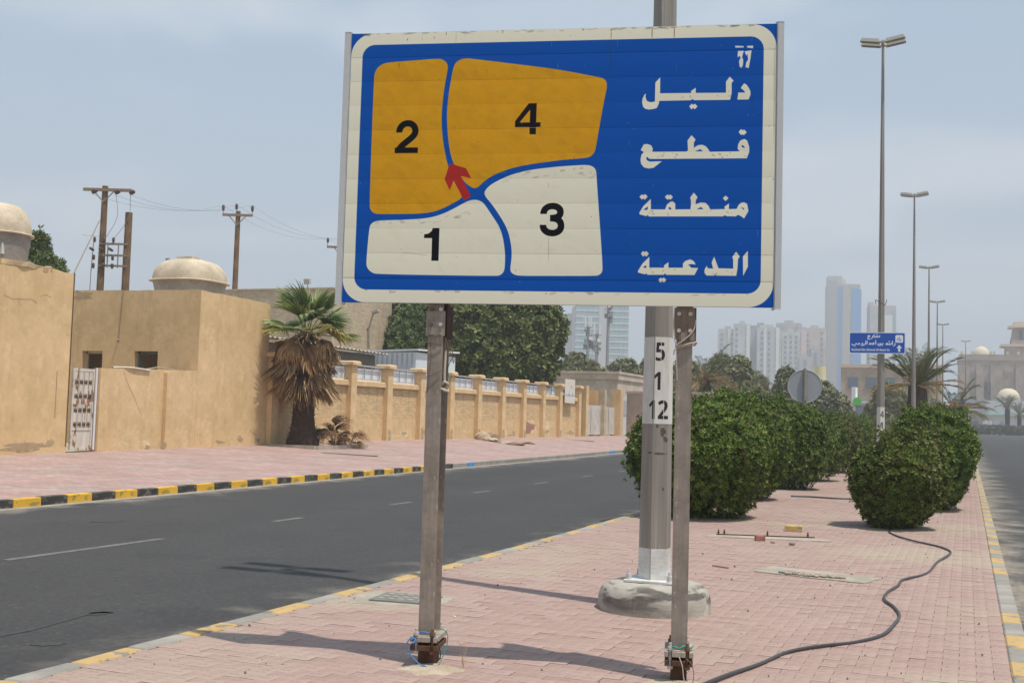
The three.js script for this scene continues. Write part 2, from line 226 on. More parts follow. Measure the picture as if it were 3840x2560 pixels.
// ---------------------------------------------------------------- the paved median
const median = new THREE.Group(); median.name = 'median_paving'; median.userData.kind = 'structure'; scene.add(median);
part('sand_bed', strip((z) => mx(z), C(RX), (z) => gy(z) - 0.013, (z) => gy(z) - 0.013, 12, -250, 131), mat([0.40, 0.29, 0.24], 0.95, { map: rep(T.mottle, 1.3) }), median);
{
  const PL = 0.215, PR = 0.118, r = rng(42), one = slab(PL - 0.0006, 0.05, PR - 0.0006, 0.0014);
  const pv = tex(512, 512, (u, v, i, j) => { const a = fbm(u * 10, v * 10, 4, 10, 211), s = hash2(i, j, 212), d = sstep(0.58, 0.74, fbm(u * 30, v * 30, 3, 30, 213)); const k = 0.84 + 0.12 * a + 0.07 * (s - 0.5) - 0.06 * d; return [k, k * 0.99, k * 0.98]; });
  const pvm = rep(pv, 1.1), tone = [];
  const base = [0.475, 0.33, 0.282];
  const shade = (h, d) => [0, 1, 2].map((k) => { const b = base[k] * (0.94 + 0.12 * h) * (k === 0 ? 1 : 1 + 0.05 * (h - 0.5)); return b + ([0.52, 0.44, 0.33][k] - b) * d; });
  const variants = []; for (let k = 0; k < 5; k++) for (const d of [0, 0.16, 0.32, 0.5]) variants.push({ h: k / 4, d, m: mat(shade(k / 4, d), 0.9, { map: pvm }) });
  // sand that has been swept over the stones lies in ragged drifts
  const dust = (x, z) => { const f = fbm(x * 0.9 + 40, z * 0.55, 5, 0, 221), e = sstep(0.48, 0.78, f); let q = e * 0.4;
    for (const [cx, cz, rx, rz] of [[-0.55, -15.3, 1.2, 1.1], [-0.3, -19.5, 0.9, 1.1], [0.0, -7.7, 0.6, 0.4], [-2.6, -18.6, 1.6, 0.35], [-4.3, -11.0, 0.5, 0.5], [-4.75, -8.6, 0.6, 0.5]]) { const dd = Math.hypot((x - cx) / rx, (z - cz) / rz) + (fbm(x * 6, z * 5, 3, 0, 223) - 0.5) * 1.3; q = Math.max(q, 0.7 * sstep(1.25, 0.5, dd)); } return q; };
  const all = []; let row = 0;
  for (let z = -4.6; z > -46; z -= PR, row++) for (let x = RX + (row % 2 ? PL / 2 : 0); x > mx(z) - PL; x -= PL) {
    let x1 = Math.min(x, RX - 0.002), x0 = Math.max(x - PL, mx(z)); if (x1 - x0 < 0.05) continue;
    all.push([(x0 + x1) / 2, z - PR / 2, (x1 - x0) / PL, r(), r(), r(), r()]);
  }
  const shown = all.filter((q) => { const z = -q[1], px = (Math.atan2(q[0], z) + 0.3835) ; return z > 5.9 && z < 9.6 && Math.abs(px) < 0.425; }).sort((a, b) => b[1] - a[1]);
  const own = new Set(shown.slice(0, 300));
  const inst = new THREE.InstancedMesh(one, mat([1, 1, 1], 0.9, { map: pvm }), all.length - own.size); inst.name = 'paving_brick_field'; inst.userData.kind = 'stuff'; inst.castShadow = inst.receiveShadow = true;
  const o = new THREE.Object3D(), col = new THREE.Color(); let n = 0;
  for (const q of all) {
    const [x, z, s, a, b, c, d] = q, dd = dust(x, z) * (0.7 + 0.3 * d);
    const wob = (fbm(x * 0.7, z * 0.7, 3, 0, 231) - 0.5) * 0.012;
    o.position.set(x, wob + (a - 0.5) * 0.0035, z); o.rotation.set((b - 0.5) * 0.02, (c - 0.5) * 0.012, (d - 0.5) * 0.014); o.scale.set(s * (1 - 0.022 * b * b), 1, 1 - 0.045 * c * c); o.updateMatrix();
    if (own.has(q)) {
      let best = variants[0], e = 9; for (const v of variants) { const w = Math.abs(v.h - a) * 0.5 + Math.abs(v.d - dd); if (w < e) { e = w; best = v; } }
      const m = part('paving_brick', one, best.m, median); m.position.copy(o.position); m.rotation.copy(o.rotation); m.scale.copy(o.scale);
    } else { inst.setMatrixAt(n, o.matrix); inst.setColorAt(n, col.setRGB(...shade(a, dd))); n++; }
  }
  median.add(inst);
  part('far_paving', strip((z) => mx(z), C(RX), (z) => gy(z) + 0.0, (z) => gy(z) + 0.0, -46.2, -250, 60), mat([0.425, 0.318, 0.282], 0.92, { map: rep(pinkPave, 4) }), median);
  // crumbs of grit and mortar
  const gr = new THREE.InstancedMesh(stone(0.012, 3, 0.6), mat([0.16, 0.12, 0.10], 0.95), 260); gr.name = 'grit'; gr.userData.kind = 'stuff'; gr.castShadow = true; const rr = rng(7);
  for (let k = 0; k < 260; k++) { const z = -5.8 - Math.pow(rr(), 1.6) * 16, x = -5 + rr() * 5.2; o.position.set(x, 0.006, z); o.rotation.set(rr() * 3, rr() * 6, rr() * 3); const s = 0.25 + rr() * rr() * 1.0; o.scale.set(s * 1.4, s, s); o.updateMatrix(); gr.setMatrixAt(k, o.matrix); const c = rr() < 0.12 ? 0.7 : 0.10 + rr() * 0.12; gr.setColorAt(k, col.setRGB(c * 1.2, c, c * 0.85)); }
  gr.material.color.setRGB(1, 1, 1); median.add(gr);
}

// ---------------------------------------------------------------- the district map sign
const galv = mat([0.43, 0.385, 0.325], 0.6, { map: rep(T.metal, 0.55), metalness: 0.15 });
const galvPale = mat([0.80, 0.775, 0.72], 0.5, { map: rep(T.metal, 0.4), metalness: 0.1 });
const rusty = mat([0.62, 0.60, 0.58], 0.9, { map: rep(T.rust, 0.3) });
const alu = mat([0.66, 0.655, 0.635], 0.5, { map: rep(T.fine, 0.3), metalness: 0.1 });
const rustDark = mat([0.34, 0.31, 0.29], 0.92, { map: rep(T.rust, 0.25) });
const dark = mat([0.03, 0.028, 0.026], 0.9);
function canvas(w, h) { const c = document.createElement('canvas'); c.width = w; c.height = h; return [c, c.getContext('2d')]; }
function canvasTex(c) { const t = new THREE.CanvasTexture(c); t.colorSpace = THREE.SRGBColorSpace; t.anisotropy = 8; return t; }
const INK = { // outlines in millimetres on the panel, origin at its upper left corner
zone2: '162,300 168,260 191,223 225,205 270,197 443,188 592,179 626,187 650,208 659,236 654,276 640,364 630,471 627,565 631,646 644,741 663,828 681,895 730,1010 773,1071 782,1101 719,1138 653,1171 599,1191 532,1202 451,1206 226,1208 192,1201 171,1180 164,1153 163,980 162,845',
zone4: '695,237 711,207 741,187 774,181 808,183 1115,227 1392,267 1653,323 1679,331 1696,350 1701,377 1697,410 1682,488 1647,718 1637,791 1626,817 1607,836 1585,845 1500,851 1403,860 1298,873 1193,888 1094,909 996,945 930,985 897,1018 884,1031 861,1040 838,1032 817,1017 790,996 756,944 728,896 714,869 703,842 685,775 670,674 662,573 663,505 668,418 680,331',
zone3: '923,1068 938,1041 970,1012 1030,979 1095,952 1161,933 1246,917 1325,908 1404,900 1508,893 1585,890 1618,898 1639,916 1646,943 1648,976 1664,1153 1684,1369 1700,1553 1695,1579 1680,1593 1659,1600 1416,1602 1167,1604 1137,1597 1115,1584 1108,1564 1112,1523 1116,1470 1110,1404 1092,1331 1068,1278 1027,1212 973,1138 936,1098',
zone1: '230,1249 356,1246 465,1241 533,1236 600,1224 667,1201 733,1168 799,1131 833,1116 866,1113 899,1119 926,1138 974,1208 1029,1285 1056,1358 1068,1431 1073,1477 1073,1550 1067,1580 1048,1600 1021,1607 234,1602 197,1593 165,1566 154,1529 168,1299 174,1278 193,1259',
arrow: '691,875 800,907 837,974 766,957 839,1090 793,1118 721,987 697,1052 660,980',
text: ['2561,377 2576,388 2591,410 2600,432 2600,452 2589,481 2520,481 2525,436 2567,437 2560,424 2541,409 2544,399',
'2471,333 2495,360 2483,373 2484,437 2475,482 2252,481 2240,473 2232,481 2034,482 2031,501 2019,528 1997,534 1971,537 1946,532 1933,519 1926,492 1927,469 1938,443 1949,432 1946,453 1955,480 1977,490 2006,486 2007,363 2037,329 2038,433 2233,434 2231,422 2261,400 2261,434 2449,436 2448,365',
'2222,520 2237,503 2247,511 2257,503 2274,521 2256,540 2247,530 2236,540',
'2567,731 2584,742 2597,781 2598,813 2583,855 1980,855 1963,840 1958,853 1967,866 1983,872 2058,870 2006,912 1974,916 1945,908 1927,885 1923,859 1928,829 1943,810 1923,797 1942,760 1965,758 1988,767 1999,788 1996,808 2210,808 2219,800 2215,738 2240,704 2266,734 2255,751 2255,785 2282,768 2307,766 2329,775 2345,794 2355,811 2539,809 2526,793 2528,767 2541,741',
'2530,686 2546,669 2556,676 2565,672 2581,690 2562,708 2554,702 2545,706',
'2571,1131 2589,1142 2598,1187 2572,1234 2551,1219 2535,1211 2520,1221 2464,1220 2454,1213 2443,1221 1982,1222 1976,1211 1968,1220 1925,1209 1922,1199 1946,1157 1993,1109 1995,1177 2083,1177 2094,1147 2114,1128 2130,1125 2146,1138 2147,1177 2241,1176 2244,1148 2243,1119 2238,1102 2260,1070 2284,1099 2273,1119 2273,1145 2303,1132 2334,1135 2353,1155 2363,1177 2454,1175 2450,1161 2478,1139 2478,1175 2525,1174 2537,1149 2553,1134',
'2457,1089 2475,1106 2457,1124 2439,1106', '2080,1097 2097,1081 2106,1089 2114,1081 2131,1098 2115,1116 2106,1109 2098,1116', '1921,1096 1937,1080 1946,1087 1956,1078 1973,1095 1955,1115 1947,1107 1937,1114',
'2598,1435 2599,1534 2571,1592 2568,1470',
'2526,1441 2549,1470 2539,1486 2536,1547 2529,1591 2406,1591 2399,1582 2394,1591 2347,1591 2334,1575 2335,1552 2348,1529 2353,1545 2387,1547 2377,1510 2392,1472 2420,1545 2510,1546 2509,1490 2503,1474',
'2245,1490 2267,1501 2280,1524 2258,1520 2233,1523 2252,1543 2295,1544 2273,1589 2099,1589 2090,1579 2083,1589 1981,1590 1975,1580 1967,1587 1924,1577 1920,1568 1949,1519 1991,1476 1992,1544 2085,1544 2082,1531 2111,1508 2111,1544 2201,1543 2200,1517 2214,1501',
'2049,1622 2064,1606 2074,1614 2083,1605 2100,1621 2085,1639 2074,1629 2063,1639', '1937,1457 1952,1440 1961,1448 1971,1440 1988,1457 1972,1475 1962,1466 1952,1475'],
logo: ['2501,136 2554,140 2553,149 2503,149', '2574,139 2612,138 2612,155 2576,150', '2519,170 2555,169 2545,211 2552,224 2552,257 2543,279 2531,271 2526,237 2537,211 2524,201 2521,216 2517,201', '2560,173 2603,167 2596,225 2587,281 2567,275 2571,244 2582,228 2578,189 2571,202'],
holes: ['2549,769 2565,775 2570,789 2553,784', '2264,807 2295,794 2312,808', '2550,1163 2570,1168 2572,1182', '2280,1176 2306,1161 2321,1176', '2105,1164 2117,1162 2124,1178 2107,1177', '1947,1180 1975,1157 1974,1180', '1952,1543 1973,1528 1971,1548'],
four: '1199,486 1251,485 1250,611 1280,611 1279,641 1250,641 1250,644 1208,644 1208,641 1113,641 1113,602', fourHole: '1209,527 1209,611 1142,611', fourFoot: '1208,647 1250,647 1250,689 1209,688',
one: '590,1511 590,1364 537,1364 537,1340 566,1334 586,1318 592,1298 637,1298 637,1511',
};
const SW = 2.757, SH = 1.787;
const signArt = (() => {
  const k = 2048 / 2757, [c, g] = canvas(2048, Math.round(1787 * k)); g.scale(k, k);
  const r = rng(99), blue = '#0d51a8', white = '#e7e2cb', yellow = '#d69a1e', black = '#15161a', red = '#ad2f2c';
  const poly = (s, f) => { g.fillStyle = f; g.beginPath(); s.split(' ').forEach((p, i) => { const [x, y] = p.split(',').map(Number); i ? g.lineTo(x, y) : g.moveTo(x, y); }); g.closePath(); g.fill(); };
  const path = (s) => { const P = s.split(' ').map((p) => p.split(',').map(Number)); g.beginPath(); const n = P.length; for (let i = 0; i < n; i++) { const a = P[i], b = P[(i + 1) % n], m = [(a[0] + b[0]) / 2, (a[1] + b[1]) / 2]; i ? g.quadraticCurveTo(a[0], a[1], m[0], m[1]) : g.moveTo(m[0], m[1]); } g.quadraticCurveTo(P[0][0], P[0][1], (P[0][0] + P[1][0]) / 2, (P[0][1] + P[1][1]) / 2); g.closePath(); };
  const rr = (x, y, w, h, q, f) => { g.fillStyle = f; g.beginPath(); g.roundRect(x, y, w, h, q); g.fill(); };
  g.fillStyle = blue; g.fillRect(0, 0, 2757, 1787);
  rr(1, 1, 2755, 1785, 152, white); rr(79, 79, 2599, 1624, 84, blue);
  for (const [z, f] of [['zone2', yellow], ['zone4', yellow], ['zone1', white], ['zone3', white]]) { path(INK[z]); g.fillStyle = f; g.fill();
    g.save(); g.clip(); for (let i = 0; i < (f === yellow ? 2600 : 400); i++) { const x = 150 + r() * 1560, y = 170 + r() * 1440, w = 8 + r() * 60, h = 5 + r() * 26; g.fillStyle = f === yellow ? (r() < 0.5 ? 'rgba(168,118,30,0.055)' : 'rgba(226,166,52,0.06)') : (r() < 0.6 ? 'rgba(190,182,150,0.06)' : 'rgba(240,236,220,0.07)'); g.beginPath(); g.ellipse(x, y, w, h, r(), 0, 7); g.fill(); } g.restore(); }
  poly(INK.arrow, red);
  for (const s of INK.text) poly(s, white); for (const s of INK.logo) poly(s, '#e2dfd6'); for (const s of INK.holes) poly(s, blue);
  poly(INK.four, black); poly(INK.fourHole, yellow); poly(INK.fourFoot, black); poly(INK.one, black);
  g.strokeStyle = black; g.lineWidth = 42; g.lineCap = 'butt'; g.lineJoin = 'miter';
  g.beginPath(); g.moveTo(347, 668); g.bezierCurveTo(346, 590, 455, 588, 455, 660); g.bezierCurveTo(455, 712, 352, 740, 343, 800); g.stroke(); g.fillStyle = black; g.fillRect(321, 768, 155, 37);
  g.beginPath(); g.moveTo(1314, 1206); g.bezierCurveTo(1312, 1138, 1422, 1142, 1422, 1194); g.bezierCurveTo(1422, 1222, 1402, 1232, 1356, 1233); g.moveTo(1356, 1233); g.bezierCurveTo(1410, 1233, 1428, 1254, 1428, 1284); g.bezierCurveTo(1428, 1346, 1310, 1344, 1312, 1276); g.stroke();
  // weathering that the photograph shows: flaking film, scratches, rust runs
  for (let i = 0; i < 60; i++) { const x = 60 + r() * 2640, y = 2 + r() * 12; g.fillStyle = `rgba(120,112,100,${0.15 + r() * 0.35})`; g.beginPath(); g.ellipse(x, y, 5 + r() * 26, 2 + r() * 6, (r() - 0.5) * 0.4, 0, 7); g.fill(); }
  for (let i = 0; i < 26; i++) { const x = 120 + r() * 2500; g.fillStyle = `rgba(150,140,122,${0.15 + r() * 0.3})`; g.beginPath(); g.ellipse(x, 1706 + r() * 12, 6 + r() * 22, 3 + r() * 6, (r() - 0.5) * 0.5, 0, 7); g.fill(); }
  for (const [x, y, l, w, a] of [[1980, 5, 72, 7, 0.55], [2120, 5, 74, 6, 0.65], [2121, 80, 60, 5, 0.4], [1720, 6, 76, 8, 0.3], [1718, 84, 220, 6, 0.28], [380, 40, 16, 6, 0.6], [640, 4, 20, 5, 0.7], [560, 30, 18, 5, 0.6], [706, 6, 70, 3, 0.3], [480, 10, 70, 2, 0.25], [2745, 140, 640, 6, 0.28], [330, 200, 34, 5, 0.6], [2610, 440, 120, 4, 0.35], [2612, 780, 80, 4, 0.35], [1352, 1345, 170, 3, 0.45], [1340, 1000, 40, 3, 0.3]]) { g.fillStyle = `rgba(92,58,30,${a})`; g.beginPath(); g.ellipse(x, y + l / 2, w / 2, l / 2, (r() - 0.5) * 0.02, 0, 7); g.fill(); }
  for (let i = 0; i < 46; i++) { const z = r(), x = z < 0.6 ? 930 + r() * 740 : 200 + r() * 820, y = z < 0.6 ? 905 + r() * 70 + Math.max(0, 1250 - x) * 0.14 : 1245 + r() * 30 - Math.max(0, x - 600) * 0.28; g.fillStyle = `rgba(140,132,116,${0.12 + r() * 0.25})`; g.beginPath(); g.ellipse(x, y, 6 + r() * 20, 2 + r() * 7, -0.3 + r() * 0.2, 0, 7); g.fill(); }
  for (let i = 0; i < 36; i++) { const row = [455, 832, 1200, 1568][Math.floor(r() * 4)], x = 1940 + r() * 640; g.fillStyle = `rgba(130,122,108,${0.15 + r() * 0.3})`; g.beginPath(); g.ellipse(x, row + (r() - 0.5) * 34, 4 + r() * 9, 2 + r() * 5, r(), 0, 7); g.fill(); }
  for (let i = 0; i < 150; i++) { g.fillStyle = r() < 0.5 ? 'rgba(60,50,42,0.5)' : 'rgba(200,205,210,0.4)'; g.beginPath(); g.ellipse(r() * 2757, r() * 1787, 1 + r() * 3.4, 1 + r() * 3.4, 0, 0, 7); g.fill(); }
  for (let i = 0; i < 40; i++) { g.strokeStyle = 'rgba(180,190,200,0.35)'; g.lineWidth = 1.5 + r() * 2; const x = r() * 2757, y = r() * 1700, l = 8 + r() * 40; g.beginPath(); g.moveTo(x, y); g.lineTo(x + (r() - 0.5) * 6, y + l); g.stroke(); }
  g.strokeStyle = 'rgba(90,80,66,0.4)'; g.lineWidth = 3; g.beginPath(); g.moveTo(400, 1460); g.lineTo(560, 1474); g.stroke();
  return canvasTex(c);
})();
const mapSign = thing('district_map_sign', 'large blue area map board with yellow and white numbered zones on two steel posts', 'sign', [-3.792 + 1.42 * 0.9734 - 0.2292 * 0.14, 0, -6.407 - 1.42 * 0.2292 - 0.9734 * 0.14], THREE.MathUtils.degToRad(13.25));
{
  const r = rng(12), m = new THREE.MeshPhysicalMaterial({ color: 0xffffff, roughness: 0.75, specularIntensity: 0.22, map: signArt }), n = 11, ph = SH / n, FZ = 0.14, x0 = -1.42, y0 = 2.313;
  for (let i = 0; i < n; i++) {
    // extruded plank, its face very slightly crowned
    const n2 = 8, pr = [[-0.03, 0.0004]]; for (let k = 0; k <= n2; k++) { const t = k / n2; pr.push([0.0011 * (1 - Math.pow(2 * t - 1, 2)), 0.0004 + t * (ph - 0.0008)]); } pr.push([-0.03, ph - 0.0004]);
    const v = []; for (let k = 0; k < pr.length - 1; k++) { const [z0, a] = pr[k], [z1, b] = pr[k + 1]; v.push(0, a, z0, SW, a, z0, SW, b, z1, 0, a, z0, SW, b, z1, 0, b, z1); } for (const x of [0, SW]) v.push(x, pr[0][1], -0.03, x, pr[1][1], 0, x, pr[n2 + 1][1], 0, x, pr[0][1], -0.03, x, pr[n2 + 1][1], 0, x, pr[n2 + 2][1], -0.03);
    const g = tris(v), p = g.attributes.position, uv = g.attributes.uv, nn = g.attributes.normal; for (let k = 6; k < 6 + n2 * 6; k++) { const t = (p.getY(k) - 0.0004) / (ph - 0.0008), d = 0.0011 * 4 * (2 * t - 1) / ph; const l = Math.hypot(1, d); nn.setXYZ(k, 0, d / l, 1 / l); }
    for (let k = 0; k < p.count; k++) uv.setXY(k, p.getX(k) / SW, Math.min(0.9995, Math.max(0.0005, (i * ph + p.getY(k)) / SH)));
    const o = part('plank', g, m, mapSign); o.position.set(x0, y0 + i * ph, FZ + (r() - 0.5) * 0.0012); o.rotation.x = (r() - 0.5) * 0.014 + 0.002; o.rotation.z = (r() - 0.5) * 0.0008;
  }
  for (const s of [0, 1]) { // edge channels
    const pts = [[0, 0], [0.052, 0], [0.052, 0.014], [0.012, 0.014], [0.012, -0.05], [0, -0.05]].map(([a, b]) => [s ? a : -a, -b]);
    const g = extr(pts, SH + 0.02, 0.0015); g.rotateX(-Math.PI / 2); const o = part('edge_channel', uvm(g), alu, mapSign); o.position.set(x0 + (s ? SW - 0.006 : 0.006), y0 - 0.012, FZ - 0.004);
  }
  for (const h of [0.3, 0.9, 1.5]) part('backing_rail', box(SW - 0.06, 0.06, 0.03, -0.0415, y0 + h, FZ - 0.048), galvPale, mapSign);
  for (const [px, flip, tint] of [[-0.795, 0, 0], [0.798, 1, 1]]) {
    const H = 4.0, I = [[-0.05, 0.1], [0.05, 0.1], [0.05, 0.0915], [0.005, 0.0875], [0.005, -0.0875], [0.05, -0.0915], [0.05, -0.1], [-0.05, -0.1], [-0.05, -0.0915], [-0.005, -0.0875], [-0.005, 0.0875], [-0.05, 0.0915]].map(([a, b]) => [a, -b]);
    const g = extr(I, H - 0.21, 0); g.rotateX(-Math.PI / 2); g.scale(1, 1, 1); const post = part('post', uvm(at(g, px, 0.2, 0)), galv, mapSign);
    // slip base: two notched plates with bolts on a rusty stub
    const plate = (y, t, w) => { const s = new THREE.Shape(), hw = w / 2, hd = 0.15; s.moveTo(-hw, -hd); for (const sx of [-1, 1]) { const c = sx * 0.052; s.lineTo(c - 0.014, -hd); s.lineTo(c - 0.014, -hd + 0.05); s.lineTo(c + 0.014, -hd + 0.05); s.lineTo(c + 0.014, -hd); } s.lineTo(hw, -hd); s.lineTo(hw, hd); s.lineTo(-hw, hd); const e = new THREE.ExtrudeGeometry(s, { depth: t - 0.006, bevelEnabled: true, bevelSize: 0.003, bevelThickness: 0.003, bevelSegments: 1 }); e.rotateX(-Math.PI / 2); return uvm(at(e, px, y - t, 0.012)); };
    const base = part('base_plate', plate(0.2, 0.034, 0.17), mat([0.50, 0.45, 0.38], 0.8, { map: rep(T.metal, 0.3) }), mapSign);
    part('base_plate', plate(0.146, 0.034, 0.165), rustDark, mapSign);
    part('stub', [box(0.1, 0.13, 0.18, px, 0.04, 0)], rustDark, mapSign);
    for (const sx of [-1, 1]) for (const sz of [-1, 1]) part('bolt', [cyl(0.0095, 0.0095, 0.16, 8, px + sx * 0.052, 0.165, 0.012 + sz * 0.125), cyl(0.019, 0.019, 0.02, 6, px + sx * 0.052, 0.212, 0.012 + sz * 0.125), cyl(0.019, 0.019, 0.018, 6, px + sx * 0.052, 0.098, 0.012 + sz * 0.125)], (sx * sz > 0) ? rusty : galvPale, mapSign);
    // plates that clamp the board to the post
    const cp = part('splice_plate', [flip ? box(0.128, 0.2, 0.012, px, y0 - 0.105, 0.107) : box(0.125, 0.155, 0.012, px, y0 - 0.125, 0.107)], flip ? mat([0.30, 0.225, 0.165], 0.7, { map: rep(T.metal, 0.3) }) : galv, mapSign);
    part('splice_plate', box(0.04, 0.21, 0.19, px + 0.052, y0 - 0.11, 0), flip ? mat([0.16, 0.12, 0.095], 0.8) : mat([0.15, 0.10, 0.075], 0.85, { map: rep(T.rust, 0.2) }), mapSign);
    for (const [bx, by] of flip ? [[-0.035, -0.045], [0.035, -0.045], [-0.035, -0.15], [0.035, -0.15]] : [[-0.03, -0.135], [0.035, -0.135], [-0.028, -0.035], [0.035, -0.038]]) part('bolt', [cyl(0.0145, 0.013, 0.013, 6, px + bx, y0 + by, 0.119, Math.PI / 2, 0, 0), cyl(0.008, 0.008, 0.02, 6, px + bx, y0 + by, 0.115, Math.PI / 2, 0, 0)], (!flip && bx < 0) ? rusty : galvPale, mapSign);
    for (const [w, h, dx, dy, dz] of flip ? [[0.026, 0.055, -0.008, -0.19, 0.108], [0.03, 0.05, 0.048, -0.187, 0.108]] : [[0.02, 0.04, -0.052, -0.19, 0.106], [0.028, 0.04, 0.004, -0.19, 0.106], [0.02, 0.04, 0.052, -0.19, 0.106]]) part('splice_lip', box(w, h, 0.012, px + dx, y0 + dy, dz), galv, mapSign);
  }
  const wireM = mat([0.36, 0.27, 0.19], 0.9), greenM = mat([0.02, 0.25, 0.20], 0.6), blueM = mat([0.05, 0.20, 0.45], 0.6), blk = mat([0.04, 0.04, 0.045], 0.7), rope = mat([0.50, 0.42, 0.33], 0.95), thin = mat([0.16, 0.11, 0.08], 0.8);
  const W = (name, m, rad, pts, seg = 24) => part(name, tube(pts, rad, seg, 5), m, mapSign);
  // right post: cord wound round under the plate
  W('cord', rope, 0.004, [[0.735, y0 - 0.01, 0.115], [0.73, y0 - 0.12, 0.115], [0.738, y0 - 0.2, 0.118], [0.75, y0 - 0.27, 0.112], [0.752, y0 - 0.36, 0.108], [0.757, y0 - 0.46, 0.106]]);
  W('cord', rope, 0.004, [[0.745, y0 - 0.245, 0.115], [0.80, y0 - 0.205, 0.125], [0.852, y0 - 0.15, 0.12], [0.868, y0 - 0.08, 0.112]]);
  W('cord', rope, 0.0055, [[0.74, y0 - 0.25, 0.112], [0.79, y0 - 0.243, 0.118], [0.85, y0 - 0.225, 0.116], [0.874, y0 - 0.222, 0.1], [0.86, y0 - 0.24, 0.06]]);
  W('cord', rope, 0.004, [[0.733, y0 - 0.3, 0.1], [0.74, y0 - 0.27, 0.112], [0.80, y0 - 0.25, 0.112], [0.86, y0 - 0.235, 0.108]]);
  // left post: wires, a rope end and a knot
  W('wire', thin, 0.003, [[-0.845, y0 - 0.25, 0.112], [-0.80, y0 - 0.256, 0.115], [-0.742, y0 - 0.262, 0.108]]);
  W('wire', thin, 0.0028, [[-0.83, y0 - 0.24, 0.112], [-0.822, y0 - 0.30, 0.112], [-0.818, y0 - 0.36, 0.114], [-0.828, y0 - 0.46, 0.112], [-0.836, y0 - 0.58, 0.108]]);
  W('wire', thin, 0.0028, [[-0.83, y0 - 0.47, 0.112], [-0.79, y0 - 0.455, 0.114], [-0.748, y0 - 0.43, 0.108]]);
  W('wire', wireM, 0.003, [[-0.735, y0 - 0.21, 0.06], [-0.722, y0 - 0.28, 0.04], [-0.70, y0 - 0.34, 0.0], [-0.695, y0 - 0.38, -0.02]]);
  W('wire', wireM, 0.003, [[-0.737, y0 - 0.2, 0.075], [-0.728, y0 - 0.3, 0.07], [-0.705, y0 - 0.33, 0.05], [-0.69, y0 - 0.28, 0.0]]);
  W('rope_end', rope, 0.0085, [[-0.728, y0 - 0.30, 0.08], [-0.73, y0 - 0.38, 0.085], [-0.731, y0 - 0.46, 0.086], [-0.729, y0 - 0.505, 0.085]]);
  W('rope_end', rope, 0.009, [[-0.745, y0 - 0.52, 0.085], [-0.725, y0 - 0.505, 0.10], [-0.705, y0 - 0.52, 0.085], [-0.728, y0 - 0.55, 0.075], [-0.752, y0 - 0.545, 0.09], [-0.72, y0 - 0.56, 0.10], [-0.70, y0 - 0.565, 0.09]]);
  W('wire', greenM, 0.0025, [[-0.70, y0 - 0.35, 0.03], [-0.715, y0 - 0.42, 0.06], [-0.70, y0 - 0.48, 0.06], [-0.69, y0 - 0.46, 0.05], [-0.705, y0 - 0.5, 0.05]]);
  // coloured wire round the slip bases
  W('wire', blk, 0.0035, [[-0.735, 0.2, 0.13], [-0.715, 0.19, 0.155], [-0.695, 0.15, 0.165], [-0.685, 0.10, 0.155], [-0.69, 0.06, 0.14]]);
  W('wire', greenM, 0.003, [[-0.735, 0.225, 0.06], [-0.69, 0.228, 0.05], [-0.665, 0.2, 0.05], [-0.668, 0.12, 0.06], [-0.69, 0.05, 0.1], [-0.7, 0.02, 0.14]]);
  W('wire', blueM, 0.004, [[-0.85, 0.215, 0.14], [-0.80, 0.225, 0.145], [-0.75, 0.212, 0.14], [-0.72, 0.2, 0.15]]);
  W('wire', blueM, 0.004, [[-0.86, 0.2, 0.16], [-0.895, 0.165, 0.165], [-0.895, 0.12, 0.165], [-0.86, 0.07, 0.17], [-0.81, 0.035, 0.19], [-0.76, 0.022, 0.2]]);
  W('wire', blueM, 0.006, [[-0.875, 0.175, 0.165], [-0.85, 0.185, 0.17], [-0.845, 0.165, 0.175], [-0.87, 0.155, 0.172]]);
  for (const [dx, s] of [[0, 1], [0.02, -1]]) W('wire', greenM, 0.004, [[0.74, 0.215, 0.14 - dx], [0.775, 0.225, 0.145 - dx * s], [0.80, 0.216, 0.15], [0.83, 0.228, 0.14 - dx], [0.87, 0.214, 0.12 + dx * s], [0.885, 0.222, 0.08]]);
  W('wire', thin, 0.0025, [[0.84, 0.16, 0.17], [0.87, 0.14, 0.18], [0.89, 0.08, 0.18], [0.885, 0.02, 0.19]]);
  W('wire', rope, 0.003, [[0.80, 0.17, 0.17], [0.82, 0.12, 0.19], [0.83, 0.05, 0.2], [0.84, 0.01, 0.21]]);
}
// sand and scraps at the feet of the posts
const sandHeap = mat([0.50, 0.41, 0.30], 0.97, { map: rep(T.mottle, 0.4) });
for (const [x, z, rx, rz, lab, s] of [[-3.13, -6.53, 0.24, 0.19, 'low heap of pale sand at the sign post beside the dry weed', 1], [-1.56, -6.86, 0.3, 0.2, 'spill of pale sand at the sign post beside the black hose', 2]]) {
  const g = new THREE.CircleGeometry(1, 40, 0, Math.PI * 2); const gs = new THREE.PlaneGeometry(2.2, 2.2, 26, 26); gs.rotateX(-Math.PI / 2); const p = gs.attributes.position;
  for (let i = 0; i < p.count; i++) { const a = p.getX(i), b = p.getZ(i), d = Math.hypot(a, b) + (fbm(a * 2.4 + s * 9, b * 2.4, 4, 0, 300) - 0.5) * 0.9; p.setXYZ(i, a * rx, 0.022 * sstep(1, 0.25, d) - 0.016 + 0.012 * sstep(1.0, 0.8, d) + 0.006 * (fbm(a * 8, b * 8, 3, 0, 301) - 0.5), b * rz); }
  gs.computeVertexNormals(); const m = single('sand_heap', uvm(gs), sandHeap, lab, 'sand', 'sand at the sign posts'); m.position.set(x, 0.004, z);
}
